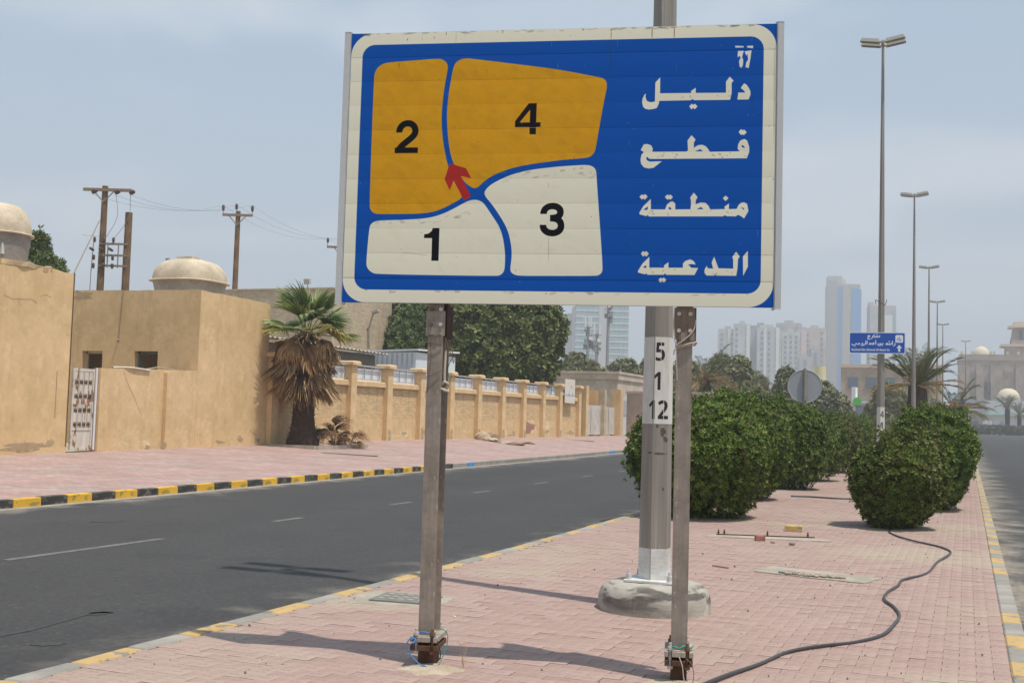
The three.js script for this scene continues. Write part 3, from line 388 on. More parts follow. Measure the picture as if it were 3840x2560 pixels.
{
  const w = thing('dry_weed', 'small dry straw coloured weed beside the foot of the map sign post', 'weed', [-2.93, 0.01, -6.6]); const m = mat([0.45, 0.30, 0.16], 0.95), r = rng(5);
  for (let k = 0; k < 6; k++) { const a = r() * 6.28, l = 0.07 + r() * 0.13, b = 0.04 + r() * 0.06; part('stalk', tube([[0, 0, 0], [Math.cos(a) * b * 0.4, l * 0.6, Math.sin(a) * b * 0.4], [Math.cos(a) * b, l, Math.sin(a) * b]], 0.0012, 6, 4), m, w); }
}

// ---------------------------------------------------------------- street lamps
const galvPole = mat([0.43, 0.415, 0.375], 0.55, { map: rep(T.metal, 0.8), metalness: 0.2 });
const whitePaint = mat([0.74, 0.73, 0.70], 0.6, { map: rep(T.mottle, 0.9) });
const lampGrey = mat([0.50, 0.49, 0.42], 0.6, { map: rep(T.fine, 0.5) });
const lampUnder = mat([0.22, 0.215, 0.2], 0.35);
function numberBand(lines, H, W) { // black stencil figures on white
  const [c, g] = canvas(512, Math.round(512 * H / W)), k = 512 / W, r = rng(lines.length * 31); g.fillStyle = '#d6d3cb'; g.fillRect(0, 0, c.width, c.height);
  for (let i = 0; i < 260; i++) { g.fillStyle = `rgba(${120 + r() * 60},${110 + r() * 60},${90 + r() * 60},0.05)`; g.beginPath(); g.ellipse(r() * 512, r() * c.height, 4 + r() * 14, 10 + r() * 60, 0, 0, 7); g.fill(); }
  g.fillStyle = '#191a1c'; g.textAlign = 'center'; g.textBaseline = 'alphabetic';
  for (const [t, u, y, h, sx] of lines) {
    g.save(); g.translate((W / 2 + u) * k, y * k); g.scale(sx, 1); g.font = `bold ${h * k / 0.72}px sans-serif`; g.fillText(t, 0, 0); g.restore();
    if (t !== '1') { g.fillStyle = '#d6d3cb'; g.fillRect((W / 2 + u + (t === '12' ? 0.078 - u : 0.004)) * k, (y - h * 1.05) * k, 0.005 * k, h * 1.12 * k); g.fillStyle = '#191a1c'; }
  }
  return canvasTex(c);
}
function faceRing(R0, R1, h, face, proud) { // sleeve on the six-sided pole; u runs from the start face round the pole
  const g = new THREE.CylinderGeometry(R1 + proud, R0 + proud, h, 6, 1, true).toNonIndexed(); g.computeVertexNormals(); return g;
}
// concrete foot: black scuffs round the shoulder and pale runs of cement, u round the foot, v from its rim to the middle
const footM = mat([0.54, 0.51, 0.46], 0.92, { map: tex(1024, 256, (u, v, i, j) => {
  const a = fbm(u * 14, v * 5, 5, 14, 771), b = fbm(u * 60, v * 20, 3, 60, 772), run = sstep(0.62, 0.72, fbm(u * 46, v * 1.5, 3, 46, 773)) * sstep(0.45, 0.7, v), sc = sstep(0.46, 0.62, fbm(u * 11 + 2, v * 7, 5, 11, 774)) * sstep(0.34, 0.5, v) * sstep(0.92, 0.66, v), lo = sstep(0.5, 0.68, fbm(u * 9, v * 4, 4, 9, 775)) * sstep(0.72, 0.9, v);
  let k = 0.74 + 0.16 * a + 0.08 * b + 0.03 * hash2(i, j, 776); k = k * (1 - 0.45 * sc * (0.6 + 0.6 * b)) * (1 - 0.25 * lo); k += run * 0.10; return [k, k * 0.985, k * 0.955];
}), bumpMap: rep(T.stuccoBump, 0.25), bumpScale: 0.004 });
function lampPost(z, H, lab, opt = {}) {
  const o = thing('street_lamp', lab, 'street lamp', [-2.47, gy(z), z], 0, 'lamp posts along the median'), r0 = 0.143, rAt = (y) => Math.max(0.045, r0 - 0.0083 * y);
  const pole = flat(new THREE.CylinderGeometry(rAt(H - 0.2), rAt(0.22), H - 0.42, 6, 24)); pole.translate(0, 0.22 + (H - 0.42) / 2, 0); part('pole', pole, galvPole, o);
  if (opt.base !== false) {
    const sp = new THREE.SplineCurve([[0.001, 0.24], [0.15, 0.242], [0.28, 0.24], [0.385, 0.222], [0.45, 0.175], [0.474, 0.11], [0.478, 0.03], [0.478, -0.05]].map((p) => new THREE.Vector2(...p))), b = new THREE.LatheGeometry(sp.getPoints(40), 96); rough(b, 0.035, 4, 9); rough(b, 0.010, 17, 10); rough(b, 0.007, 45, 11); part('concrete_base', b, footM, o);
    part('base_flange', uvm(at(slab(0.42, 0.02, 0.42, 0.004), 0, 0.262, 0)), whitePaint, o);
    for (const [sx, sz] of [[-1, -1], [-1, 1], [1, -1], [1, 1]]) part('anchor_bolt', [cyl(0.012, 0.012, 0.09, 8, sx * 0.175, 0.3, sz * 0.175), cyl(0.024, 0.024, 0.024, 6, sx * 0.175, 0.275, sz * 0.175), cyl(0.022, 0.022, 0.02, 6, sx * 0.175, 0.299, sz * 0.175)], (sx < 0 && sz < 0) ? galvPole : whitePaint, o);
  }
  const sleeve = (y0, y1, m, name) => { const g = flat(new THREE.CylinderGeometry(rAt(y1) + 0.002, rAt(y0) + 0.002, y1 - y0, 6, 1, true)); g.translate(0, (y0 + y1) / 2, 0); return part(name, g, m, o); };
  if (opt.white) sleeve(0.264, 0.52, whitePaint, 'white_paint');
  if (opt.seam) {
    const scr = mat([0.105, 0.085, 0.072], 0.9), ap = (y) => rAt(y) * 0.866;
    for (const [y, u, w, h, sd, f] of [[1.50, 0.02, 0.055, 0.07, 5, 30], [1.44, 0.045, 0.05, 0.05, 6, 30], [1.32, 0.0, 0.11, 0.02, 7, 30], [1.325, 0.03, 0.05, 0.014, 8, -30], [1.02, 0.03, 0.018, 0.03, 9, 30], [1.55, -0.03, 0.03, 0.03, 12, 30]]) { const g = extr(blotch(w, h, sd), 0.0015); g.translate(u, y, ap(y) + 0.0002); g.rotateY(THREE.MathUtils.degToRad(f)); part('paint_scrape', g, scr, o); }
  }
  if (opt.seam) part('weld_seam', [bar([Math.sin(0) * rAt(0.26), 0.26, rAt(0.26)], [0, H - 0.3, rAt(H - 0.3)], 0.004, 5)], galvPole, o);
  if (opt.band) {
    const [y0, y1, lines] = opt.band, hh = y1 - y0, w = 2 * Math.PI * 0.12; const g = flat(new THREE.CylinderGeometry(rAt(y1) + 0.0035, rAt(y0) + 0.0035, hh, 6, 1, true)); g.translate(0, (y0 + y1) / 2, 0);
    const uv = g.attributes.uv; for (let i = 0; i < uv.count; i += 3) { const sh = (uv.getX(i) + uv.getX(i + 1) + uv.getX(i + 2)) / 3 < 0.5 ? 0.5 : -0.5; for (let q = 0; q < 3; q++) uv.setX(i + q, uv.getX(i + q) + sh); }
    part('number_band', g, mat([1, 1, 1], 0.6, { map: numberBand(lines, hh, w) }), o);
  }
  if (opt.bracket) part('banner_bracket', [bar([-0.16, opt.bracket + 0.12, 0.08], [0.12, opt.bracket - 0.06, 0.15], 0.012), bar([0.12, opt.bracket - 0.06, 0.15], [0.17, opt.bracket + 0.12, 0.1], 0.012), bar([-0.17, opt.bracket + 0.12, 0.08], [-0.15, opt.bracket - 0.04, 0.1], 0.012)], rusty, o);
  // head: four floodlights on a cross arm, tipped up at their outer ends
  part('cross_arm', [box(0.5, 0.05, 0.05, 0, H - 0.12, -0.21), box(0.5, 0.05, 0.05, 0, H - 0.12, 0.21), box(0.06, 0.06, 0.5, 0, H - 0.125, 0), cyl(0.07, 0.05, 0.16, 6, 0, H - 0.08, 0)], lampGrey, o);
  for (const sx of [-1, 1]) for (const sz of [-1, 1]) {
    const l = part('floodlight', uvm(at(flat(new THREE.CylinderGeometry(0.17 * 1.1, 0.20 * 1.1, 0.11, 4, 1)).rotateY(Math.PI / 4).scale(1.95, 1, 0.66), 0, 0, 0)), lampGrey, o);
    l.position.set(sx * 0.37, H - 0.05, sz * 0.21); l.rotation.z = sx * 0.16;
    const d = part('lens', box(0.5, 0.012, 0.17, 0, -0.06, 0), lampUnder, l);
  }
  return o;
}
const bandA = [1.57, 2.31, [['5', 0.049, 0.206, 0.158, 0.78], ['1', 0.034, 0.452, 0.155, 0.8], ['1', -0.012, 0.70, 0.16, 0.8], ['2', 0.078, 0.70, 0.16, 0.78]]];
lampPost(-9.51, 13.3, 'thick grey lamp post on a round concrete foot, stencilled 5 1 12', { white: true, seam: true, band: bandA });
lampPost(-36.7, 13.75, 'lamp post on the median carrying the small blue street name sign', { band: [1.1, 2.2, [['4', 0.055, 0.32, 0.2, 0.8], ['1', 0.05, 0.66, 0.2, 0.8], ['5', 0.055, 1.0, 0.2, 0.8]]], bracket: 5.4 });
lampPost(-59.8, 13.35, 'lamp post rising behind the crown of the squat date palm');
for (const [z, nth] of [[-83.6, 'fourth'], [-107.4, 'fifth'], [-132.2, 'sixth']]) lampPost(z, 12.8, nth + ' lamp post along the median counted from the map sign', { base: false });
{ const l = lampPost(-177, 14, 'far lamp post standing alone in front of the domed building', { base: false }); l.position.x = -0.19; }

// street name sign clipped to the second lamp
const nameArt = (() => {
  const [c, g] = canvas(1024, 420); g.fillStyle = '#e6e8ea'; g.fillRect(0, 0, 1024, 420); g.fillStyle = '#1c55b4'; g.beginPath(); g.roundRect(14, 14, 996, 392, 26); g.fill();
  g.fillStyle = g.strokeStyle = '#eceff2'; g.lineCap = 'round'; g.lineJoin = 'round';
  const S = (w, ...q) => { g.lineWidth = w; for (const p of q) { g.beginPath(); p.forEach(([x, y], i) => i ? g.lineTo(x, y) : g.moveTo(x, y)); g.stroke(); } }, D = (...q) => q.forEach(([x, y]) => { g.beginPath(); g.arc(x, y, 7, 0, 7); g.fill(); });
  // first line: sheen, alif, ra, ain
  S(15, [[560, 62], [556, 92], [530, 94], [524, 72], [520, 94], [496, 94], [490, 72], [484, 94], [456, 96], [456, 40]], [[432, 70], [436, 92], [424, 112], [404, 122]], [[384, 74], [362, 62], [344, 76], [372, 92], [344, 104], [338, 126], [362, 138], [388, 132]]); D([520, 44], [500, 44], [510, 30]);
  // second line, right to left
  S(15, [[836, 210], [838, 236], [826, 256], [806, 264]], [[790, 170], [790, 236]], [[768, 210], [764, 238], [742, 238], [736, 216], [730, 238], [708, 238], [702, 216], [696, 238], [672, 240], [690, 212]], [[620, 214], [616, 240], [590, 240], [560, 236]], [[580, 214], [576, 252], [550, 264], [528, 248], [530, 222]], [[488, 172], [488, 238]], [[462, 206], [436, 210], [454, 238], [420, 238], [412, 220], [398, 222], [396, 238], [372, 238], [384, 208]], [[330, 170], [330, 238]], [[306, 170], [304, 236], [280, 240], [270, 258], [252, 264]], [[236, 226], [246, 214], [254, 228], [242, 246], [220, 264]], [[200, 236], [190, 218], [176, 226], [178, 240], [150, 240], [140, 222], [122, 226], [110, 250], [80, 262], [56, 250], [56, 232]]); D([720, 184], [740, 184], [730, 168], [606, 270], [552, 222], [488, 150], [96, 284], [118, 284]);
  g.font = 'bold 66px sans-serif'; g.textBaseline = 'alphabetic'; g.save(); g.translate(44, 368); g.scale(0.74, 1); g.fillText('Rashed Bin Ahmed Al-Romi St.', 0, 0); g.restore();
  g.beginPath(); g.roundRect(842, 50, 140, 150, 24); g.fill(); g.strokeStyle = '#2a56a8'; S(9, [[880, 150], [872, 130], [890, 112], [912, 118], [920, 92]], [[900, 160], [904, 136], [930, 130], [946, 150], [930, 168], [908, 164]], [[872, 168], [872, 180]]); 
  g.fillStyle = '#eceff2'; g.beginPath(); g.moveTo(912, 240); g.lineTo(962, 306); g.lineTo(932, 306); g.lineTo(932, 376); g.lineTo(892, 376); g.lineTo(892, 306); g.lineTo(862, 306); g.fill();
  return canvasTex(c);
})();
{
  const o = thing('street_name_sign', 'small blue street name sign with white Arabic and Latin lettering and an up arrow', 'sign', [-2.58, 4.17, -36.7 + 0.155]);
  const g = new THREE.BoxGeometry(1.66, 0.66, 0.025), u = g.attributes.uv; const side = mat([0.7, 0.7, 0.7], 0.5), front = mat([1, 1, 1], 0.45, { map: nameArt });
  const m = part('panel', g, [side, side, side, side, front, side], o); for (const s of [-0.2, 0.2]) part('clamp', box(0.3, 0.04, 0.04, 0.08, s, -0.03), galvPole, o); o.rotation.y = 0.12;
}

// ---------------------------------------------------------------- things on the median
const conc = mat([0.49, 0.455, 0.39], 0.95, { map: rep(T.conc, 0.8), bumpMap: rep(T.stuccoBump, 0.4), bumpScale: 0.004 });
function patchSlab(pts, h, s) { // ragged concrete patch
  const q = []; for (let i = 0; i < pts.length; i++) { const a = pts[i], b = pts[(i + 1) % pts.length], n = Math.max(2, Math.round(Math.hypot(b[0] - a[0], b[1] - a[1]) / 0.06)); for (let k = 0; k < n; k++) { const t = k / n, x = a[0] + (b[0] - a[0]) * t, z = a[1] + (b[1] - a[1]) * t; q.push([x + (fbm(x * 7, z * 7, 3, 0, s) - 0.5) * 0.10, -(z + (fbm(x * 7, z * 7, 3, 0, s + 4) - 0.5) * 0.10)]); } }
  const g = extr(q, h, 0.004); g.rotateX(-Math.PI / 2); return uvm(g);
}
{
  const o = thing('concrete_patch', 'long pale concrete patch with exposed gravel let into the pink paving', 'patch', [0, 0, 0]);
  part('slab', patchSlab([[-2.14, -12.42], [-1.98, -12.98], [-0.84, -12.62], [-0.98, -12.15]], 0.010, 400), conc, o);
  const r = rng(8), gm = [mat([0.30, 0.26, 0.22], 0.9), mat([0.48, 0.36, 0.28], 0.9), mat([0.22, 0.21, 0.2], 0.9)], list = [[], [], []];
  for (let k = 0; k < 150; k++) { const t = r(), x = -1.85 + t * 0.68, z = -12.42 + t * 0.10 + (r() - 0.5) * 0.2 * Math.sin(Math.PI * Math.min(1, t + 0.08)); const s = stone(0.010 + r() * 0.014, k, 0.6); s.translate(x, 0.026, z); list[Math.floor(r() * 3)].push(s); }
  list.forEach((q, i) => part('gravel', q, gm[i], o, 'stuff'));
}
{
  const o = thing('concrete_footing', 'broken concrete footing with a row of rusty sawn bolts in the paving', 'footing', [0, 0, 0]);
  part('slab', patchSlab([[-3.4, -15.8], [-3.3, -16.05], [-1.85, -16.45], [-1.75, -16.2]], 0.008, 410), mat([0.52, 0.48, 0.42], 0.95, { map: rep(T.conc, 0.7) }), o);
  part('steel_edge', [bar([-3.28, 0.022, -16.05], [-1.98, 0.022, -16.47], 0.009, 5)], rustDark, o);
  for (const t of [0.02, 0.08, 0.52, 0.93]) part('bolt', [cyl(0.010, 0.010, 0.07, 6, -3.28 + t * 1.3, 0.055, -16.05 - t * 0.42), cyl(0.018, 0.018, 0.015, 6, -3.28 + t * 1.3, 0.05, -16.05 - t * 0.42)], rustDark, o);
}
{ const g = slab(0.25, 0.09, 0.12, 0.012); rough(g, 0.014, 14, 3); const m = single('concrete_block', uvm(flat(g)), mat([0.70, 0.47, 0.17], 0.9, { map: rep(T.kerb, 0.4) }), 'loose yellow painted lump of kerb stone lying on the paving', 'block'); m.position.set(-2.41, 0.09, -17.45); m.rotation.y = 0.1; }
{ const g = slab(0.13, 0.07, 0.09, 0.012); rough(g, 0.03, 14, 6); const m = single('brick_fragment', uvm(flat(g)), mat([0.36, 0.155, 0.13], 0.9, { map: rep(T.mottle, 0.3) }), 'broken dark red brick piece beside the row of rusty bolts', 'brick'); m.position.set(-2.62, 0.075, -15.75); m.rotation.y = 0.4; }
single('rebar_piece', bar([-2.62, 0.012, -12.62], [-2.42, 0.012, -12.52], 0.008, 6), mat([0.30, 0.12, 0.08], 0.9), 'short rusty red steel rod lying on the paving', 'rod');
for (const [x, z, s, k, lab] of [[-2.42, -15.55, 0.03, 1, 'small dark stone beside the broken red brick piece'], [-2.15, -15.45, 0.045, 2, 'flat dark stone chip near the broken red brick piece']]) { const g = stone(s, k, 0.5); g.translate(x, s * 0.4, z); single('stone_chip', g, mat([0.2, 0.16, 0.13], 0.95), lab, 'stone'); }
{ // irrigation hose
  const P = [[-1.62, -6.2], [-1.42, -7.14], [-1.27, -7.7], [-1.15, -8.2], [-0.97, -8.51], [-0.78, -8.79], [-0.61, -9.17], [-0.54, -9.78], [-0.53, -10.28], [-0.60, -10.7], [-0.70, -11.06], [-0.71, -11.6], [-0.64, -12.14], [-0.62, -12.58], [-0.42, -13.29], [-0.32, -14.56], [-0.21, -15.4], [-0.20, -15.91], [-0.32, -16.35], [-0.72, -17.03], [-1.07, -18.08], [-1.1, -19.3]].map(([x, z], i) => [x, 0.0145 + 0.004 * Math.sin(i * 2.1), z]);
  single('irrigation_hose', tube(P, 0.0125, 260, 10), mat([0.045, 0.045, 0.05], 0.42), 'black irrigation hose snaking over the pink paving towards the bushes', 'hose');
  single('irrigation_hose', tube([[-3.6, 0.017, -25.6], [-3.2, 0.017, -25.7], [-2.7, 0.017, -25.6], [-2.2, 0.017, -25.7], [-1.5, 0.017, -25.5]], 0.02, 40, 6), mat([0.045, 0.045, 0.05], 0.42), 'black hose lying straight across the median between two bushes', 'hose');
}
{ // manhole by the kerb
  const o = thing('manhole_cover', 'square grey cast manhole cover in a concrete surround next to the kerb', 'manhole cover', [-4.5, -0.012, -8.83], 0.12);
  part('surround', patchSlab([[-0.42, 0.34], [0.38, 0.34], [0.38, -0.32], [-0.42, -0.32]], 0.014, 420), conc, o);
  part('cover', at(slab(0.52, 0.012, 0.42, 0.003), 0.02, 0.032, 0), mat([0.25, 0.25, 0.235], 0.75, { map: rep(T.conc, 0.35) }), o);
  const lm = mat([0.46, 0.44, 0.40], 0.8, { map: rep(T.conc, 0.2) }); for (let i = 0; i < 5; i++) for (let k = 0; k < 3; k++) part('raised_lug', at(slab(0.05, 0.006, 0.028, 0.002), -0.16 + i * 0.088, 0.0375, -0.12 + k * 0.12), lm, o);
}

// ---------------------------------------------------------------- foliage
function clumpGeo(n, len, wid, seed, lift = 0.7) { const r = rng(seed), v = []; for (let k = 0; k < n; k++) { const a = k / n * 6.283 + r() * 0.8, e = lift * (0.4 + r() * 0.9), l = len * (0.75 + r() * 0.5), w = wid * (0.8 + r() * 0.4), c = Math.cos(a), s = Math.sin(a), h = Math.sin(e), q = Math.cos(e), o = r() * len * 0.5; const P = (f, side, up) => [c * q * l * f - s * side, o + h * l * f + up, s * q * l * f + c * side]; const A = P(0.05, 0, 0), B = P(0.55, w / 2, w * 0.22), T2 = P(1, 0, -w * 0.1), D = P(0.55, -w / 2, w * 0.22), M = P(0.55, 0, 0); v.push(...A, ...B, ...M, ...B, ...T2, ...M, ...A, ...M, ...D, ...M, ...T2, ...D); } return tris(v); }
function leafMat(tr = 0.25, ro = 0.45) { return new THREE.MeshPhysicalMaterial({ color: 0xffffff, roughness: ro, transmission: tr, thickness: 0, specularIntensity: 0.5 }); }
const leafM = leafMat(), leafFar = mat([1, 1, 1], 0.75);
const up = new THREE.Vector3(0, 1, 0);
function crown(parent, blobs, n, geo, m, cols, seed, o2 = {}) {
  const { p = 2.4, depth = 0.3, lump = 0.16, lf = 1.1, minY = 0.03, sc = 1, fine = 0.35, name = 'foliage' } = o2, r = rng(seed), mesh = new THREE.InstancedMesh(geo, m, n), o = new THREE.Object3D(), d = new THREE.Vector3(), col = new THREE.Color(); mesh.name = name; mesh.userData.kind = 'stuff'; mesh.castShadow = mesh.receiveShadow = true;
  const wt = blobs.map((b) => Math.pow(b[3] * b[4] * b[5], 2 / 3)), tot = wt.reduce((a, b) => a + b, 0);
  for (let i = 0; i < n; i++) {
    let x, y, z, tries = 0;
    do {
      let t = r() * tot, k = 0; while (t > wt[k] && k < blobs.length - 1) t -= wt[k++]; const [bx, by, bz, rx, ry, rz] = blobs[k];
      const u = r() * 2 - 1, a = r() * 6.2832, q = Math.sqrt(1 - u * u); d.set(q * Math.cos(a), u, q * Math.sin(a));
      const sN = Math.pow(Math.pow(Math.abs(d.x), p) + Math.pow(Math.abs(d.y), p) + Math.pow(Math.abs(d.z), p), -1 / p), f = sN * (1 - depth * r() * r() - 0.1 * sstep(0.48, 0.4, n3(d.x * rx * 3.2 / 0.35 * fine + bx * 3, d.y * ry * 3.2 / 0.35 * fine, d.z * rz * 3.2 / 0.35 * fine + bz * 3, seed + 3))) * (1 + lump * 2 * (n3(d.x * rx * lf * 1.4 + bx, d.y * ry * lf * 1.4 + by, d.z * rz * lf * 1.4 + bz, seed) - 0.5) + lump * 0.5 * (r() - 0.5));
      x = bx + d.x * rx * f; y = by + d.y * ry * f; z = bz + d.z * rz * f; tries++;
      var inside = blobs.some((b, j) => j !== k && Math.hypot((x - b[0]) / b[3], (y - b[1]) / b[4], (z - b[2]) / b[5]) < 0.7);
    } while ((y < minY || inside) && tries < 8);
    if (y < minY) y = minY + r() * 0.05;
    o.position.set(x, y, z); d.add(new THREE.Vector3(r() - 0.5, r() * 0.9 - 0.1, r() - 0.5).multiplyScalar(1.1)).normalize(); o.quaternion.setFromUnitVectors(up, d); o.rotateY(r() * 6.28); o.scale.setScalar(sc * (0.7 + r() * 0.6)); o.updateMatrix(); mesh.setMatrixAt(i, o.matrix);
    const c = cols[Math.floor(r() * cols.length)], v = 0.72 + r() * 0.56; mesh.setColorAt(i, col.setRGB(c[0] * v, c[1] * v, c[2] * v));
  }
  parent.add(mesh); return mesh;
}
const bushGeo = clumpGeo(8, 0.062, 0.023, 3, 0.75), bark = mat([0.20, 0.15, 0.11], 0.95, { map: T.bark });
const bushCols = [[0.092, 0.148, 0.02], [0.12, 0.187, 0.025], [0.13, 0.195, 0.027], [0.07, 0.11, 0.018], [0.17, 0.24, 0.034], [0.14, 0.18, 0.03], [0.22, 0.27, 0.05], [0.12, 0.187, 0.025], [0.15, 0.222, 0.03], [0.10, 0.16, 0.022], [0.13, 0.192, 0.027], [0.15, 0.125, 0.045]];
const oliveCols = [[0.11, 0.135, 0.022], [0.135, 0.16, 0.028], [0.09, 0.118, 0.02], [0.16, 0.18, 0.036], [0.13, 0.14, 0.028], [0.20, 0.19, 0.05]];
function bush(x, z, rx, h, rz, n, seed, cols, label, group) {
  const o = thing('shrub', label, 'shrub', [x, gy(z), z], 0, group), r = rng(seed);
  const B = [[0, h * 0.5, 0, rx * 0.92, h * 0.5, rz * 0.92], [0, h * 0.62, 0, rx, h * 0.38, rz]]; for (let k = 0; k < 4; k++) { const a = r() * 6.28; B.push([Math.cos(a) * rx * 0.3, h * (0.5 + r() * 0.18), Math.sin(a) * rz * 0.3, rx * 0.66, h * 0.38, rz * 0.66]); }
  crown(o, B, n, bushGeo, leafM, cols, seed, { p: 2.35, depth: 0.4, lump: 0.25, lf: 1.35, minY: 0.05 });
  for (let k = 0; k < 10; k++) { const a = r() * 6.28, q = r() * 0.75; part('branch', tube([[Math.cos(a) * 0.1, 0, Math.sin(a) * 0.1], [Math.cos(a) * rx * q * 0.5, h * 0.35, Math.sin(a) * rz * q * 0.5], [Math.cos(a) * rx * q, h * 0.8, Math.sin(a) * rz * q]], 0.016, 8, 5), bark, o); }
  for (let k = 0; k < 13; k++) { const a = r() * 6.28, q = 0.2 + r() * 0.55; const bx = Math.cos(a) * rx * q, bz = Math.sin(a) * rz * q, hh = 0.1 + r() * 0.16; crown(o, [[bx, h * 0.97 + hh * 0.4, bz, 0.09, hh, 0.09]], 22, bushGeo, leafM, cols.slice(1, 5), seed + k * 7, { name: 'top_shoot' }); }
  return o;
}
bush(-4.2, -19.1, 1.12, 1.9, 1.15, 19000, 501, bushCols, 'big round dark green shrub close behind the concrete footed lamp post', 'shrubs on the median');
bush(-4.32, -24.1, 0.94, 2.05, 1.05, 14000, 502, bushCols, 'tall green shrub just behind the big round one in the row along the wide road', 'shrubs on the median');
bush(-4.12, -28.9, 0.96, 1.95, 1.05, 11000, 503, bushCols, 'green shrub third in the row along the wide road', 'shrubs on the median');
for (const [z, s, nth] of [[-33.6, 504, 'fourth'], [-40, 505, 'fifth'], [-46, 506, 'sixth'], [-52, 507, 'seventh']]) bush(-4.2, z, 0.95, 1.8, 1.05, 7000, s, s % 2 ? oliveCols : bushCols, nth + ' green shrub from the footed lamp post in the row along the wide road', 'shrubs on the median');
bush(-1.02, -19.2, 0.74, 1.34, 0.78, 13000, 511, oliveCols.concat(bushCols.slice(0, 3)), 'low olive green shrub where the black hose ends', 'shrubs on the median');
bush(-0.66, -24.0, 0.88, 1.82, 1.0, 13000, 512, bushCols, 'larger green shrub directly behind the low olive green one', 'shrubs on the median');
for (const [z, s, h, nth] of [[-28.6, 513, 1.9, 'third'], [-33.0, 514, 1.95, 'fourth'], [-38, 515, 1.8, 'fifth'], [-43.5, 516, 1.8, 'sixth'], [-49, 517, 1.8, 'seventh']]) bush(-0.68, z, 0.88, h, 1.05, 8000, s, bushCols, nth + ' shrub from the hose end in the row along the yellow and grey kerb', 'shrubs on the median');
{ // back of a round traffic sign
  const o = thing('round_traffic_sign', 'grey back of a round traffic sign on a steel pole among the shrubs', 'sign', [-4.13, 0, -31.8], 0.18);
  part('disc', at(new THREE.CylinderGeometry(0.45, 0.45, 0.012, 48), 0, 2.645, -0.03, Math.PI / 2, 0, 0), mat([0.44, 0.46, 0.48], 0.5, { metalness: 0.2, map: rep(T.fine, 0.4) }), o);
  part('rim', at(new THREE.TorusGeometry(0.45, 0.014, 8, 56), 0, 2.645, -0.028), mat([0.40, 0.38, 0.34], 0.5), o);
  part('pole', cyl(0.045, 0.045, 3.12, 14, 0, 1.56, 0.03), galvPole, o); for (const y of [2.35, 2.95]) part('clamp', box(0.16, 0.03, 0.03, 0, y, 0), galvPole, o);
}

// ---------------------------------------------------------------- houses and walls on the far side
const stucco = mat([0.885, 0.665, 0.365], 0.95, { map: rep(T.stucco, 3.1), bumpMap: rep(T.stuccoBump, 1.2), bumpScale: 0.005 });
const stuccoPale = mat([0.87, 0.66, 0.37], 0.95, { map: rep(T.stucco, 2.3), bumpMap: rep(T.stuccoBump, 1.2), bumpScale: 0.004 });
const brickM = mat([0.76, 0.56, 0.325], 0.95, { map: rep(T.brickFaint, 3) });
const brickPale = mat([0.62, 0.51, 0.385], 0.95, { map: rep(T.brickFaint, 3.4) });
const plaster = mat([0.70, 0.60, 0.45], 0.95, { map: rep(T.conc, 1.2) });
const crackM = mat([0.40, 0.28, 0.17], 1), flakeM = mat([0.60, 0.46, 0.30], 1, { map: rep(T.conc, 0.6) }), paleM = mat([0.87, 0.67, 0.40], 0.97, { map: rep(T.mottle, 0.8) }), redPatch = mat([0.45, 0.22, 0.17], 0.95, { map: rep(T.mottle, 0.5) });
function wpart(name, geo, m, parent, kind) { const g = Array.isArray(geo) ? join(geo) : geo; g.translate(-parent.position.x, -parent.position.y, -parent.position.z); return part(name, g, m, parent, kind); }
// shapes drawn in (distance from zNear towards -z, height), facing +x at X
function sideX(shape, t, X, zNear) { const g = new THREE.ExtrudeGeometry(shape, { depth: t, bevelEnabled: false, steps: 1 }); g.rotateY(Math.PI / 2); g.translate(X - t, 0, zNear); return uvm(g); }
const shp = (pts, holes = []) => { const s = new THREE.Shape(pts.map((p) => new THREE.Vector2(...p))); for (const [a, b, c, d] of holes) s.holes.push(new THREE.Path([[a, c], [a, d], [b, d], [b, c]].map((p) => new THREE.Vector2(...p)))); return s; };
function ragged(len, yBot, yTop, amp, seed, holes) { const n = Math.max(2, Math.round(len / 0.18)), pts = [[0, yBot], [len, yBot]]; for (let i = n; i >= 0; i--) { const q = i / n; pts.push([q * len, yTop(q) + (fbm(q * len * 2.6 + seed, 3.3, 4, 0, seed) - 0.5) * amp]); } return shp(pts, holes); }
function blotch(w, h, seed) { const q = []; for (let k = 0; k < 44; k++) { const a = k / 44 * 6.283, f = 0.15 + 1.5 * fbm(Math.cos(a) * 2.3 + seed * 3.1, Math.sin(a) * 2.3 + 7, 5, 0, seed); q.push([Math.cos(a) * w / 2 * f, Math.sin(a) * h / 2 * f]); } return q; }
const markX = (X, z, y, w, h, seed) => { const g = extr(blotch(w, h, seed), 0.0035 + (seed % 9) * 0.0008); g.rotateY(Math.PI / 2); g.translate(X - 0.003, y, z); return uvm(g); };
function crackX(X, pts, w) { const q = [], f = []; pts.forEach(([z, y], i) => { const k = w * (0.2 + 0.4 * hash2(i, 3)); q.push([-z, y + k / 2]); f.unshift([-z, y - k / 2]); }); const s = q.concat(f), g = extr(s, 0.007); g.rotateY(Math.PI / 2); g.translate(X - 0.003, 0, 0); return uvm(g); }
const WX = -23.5;
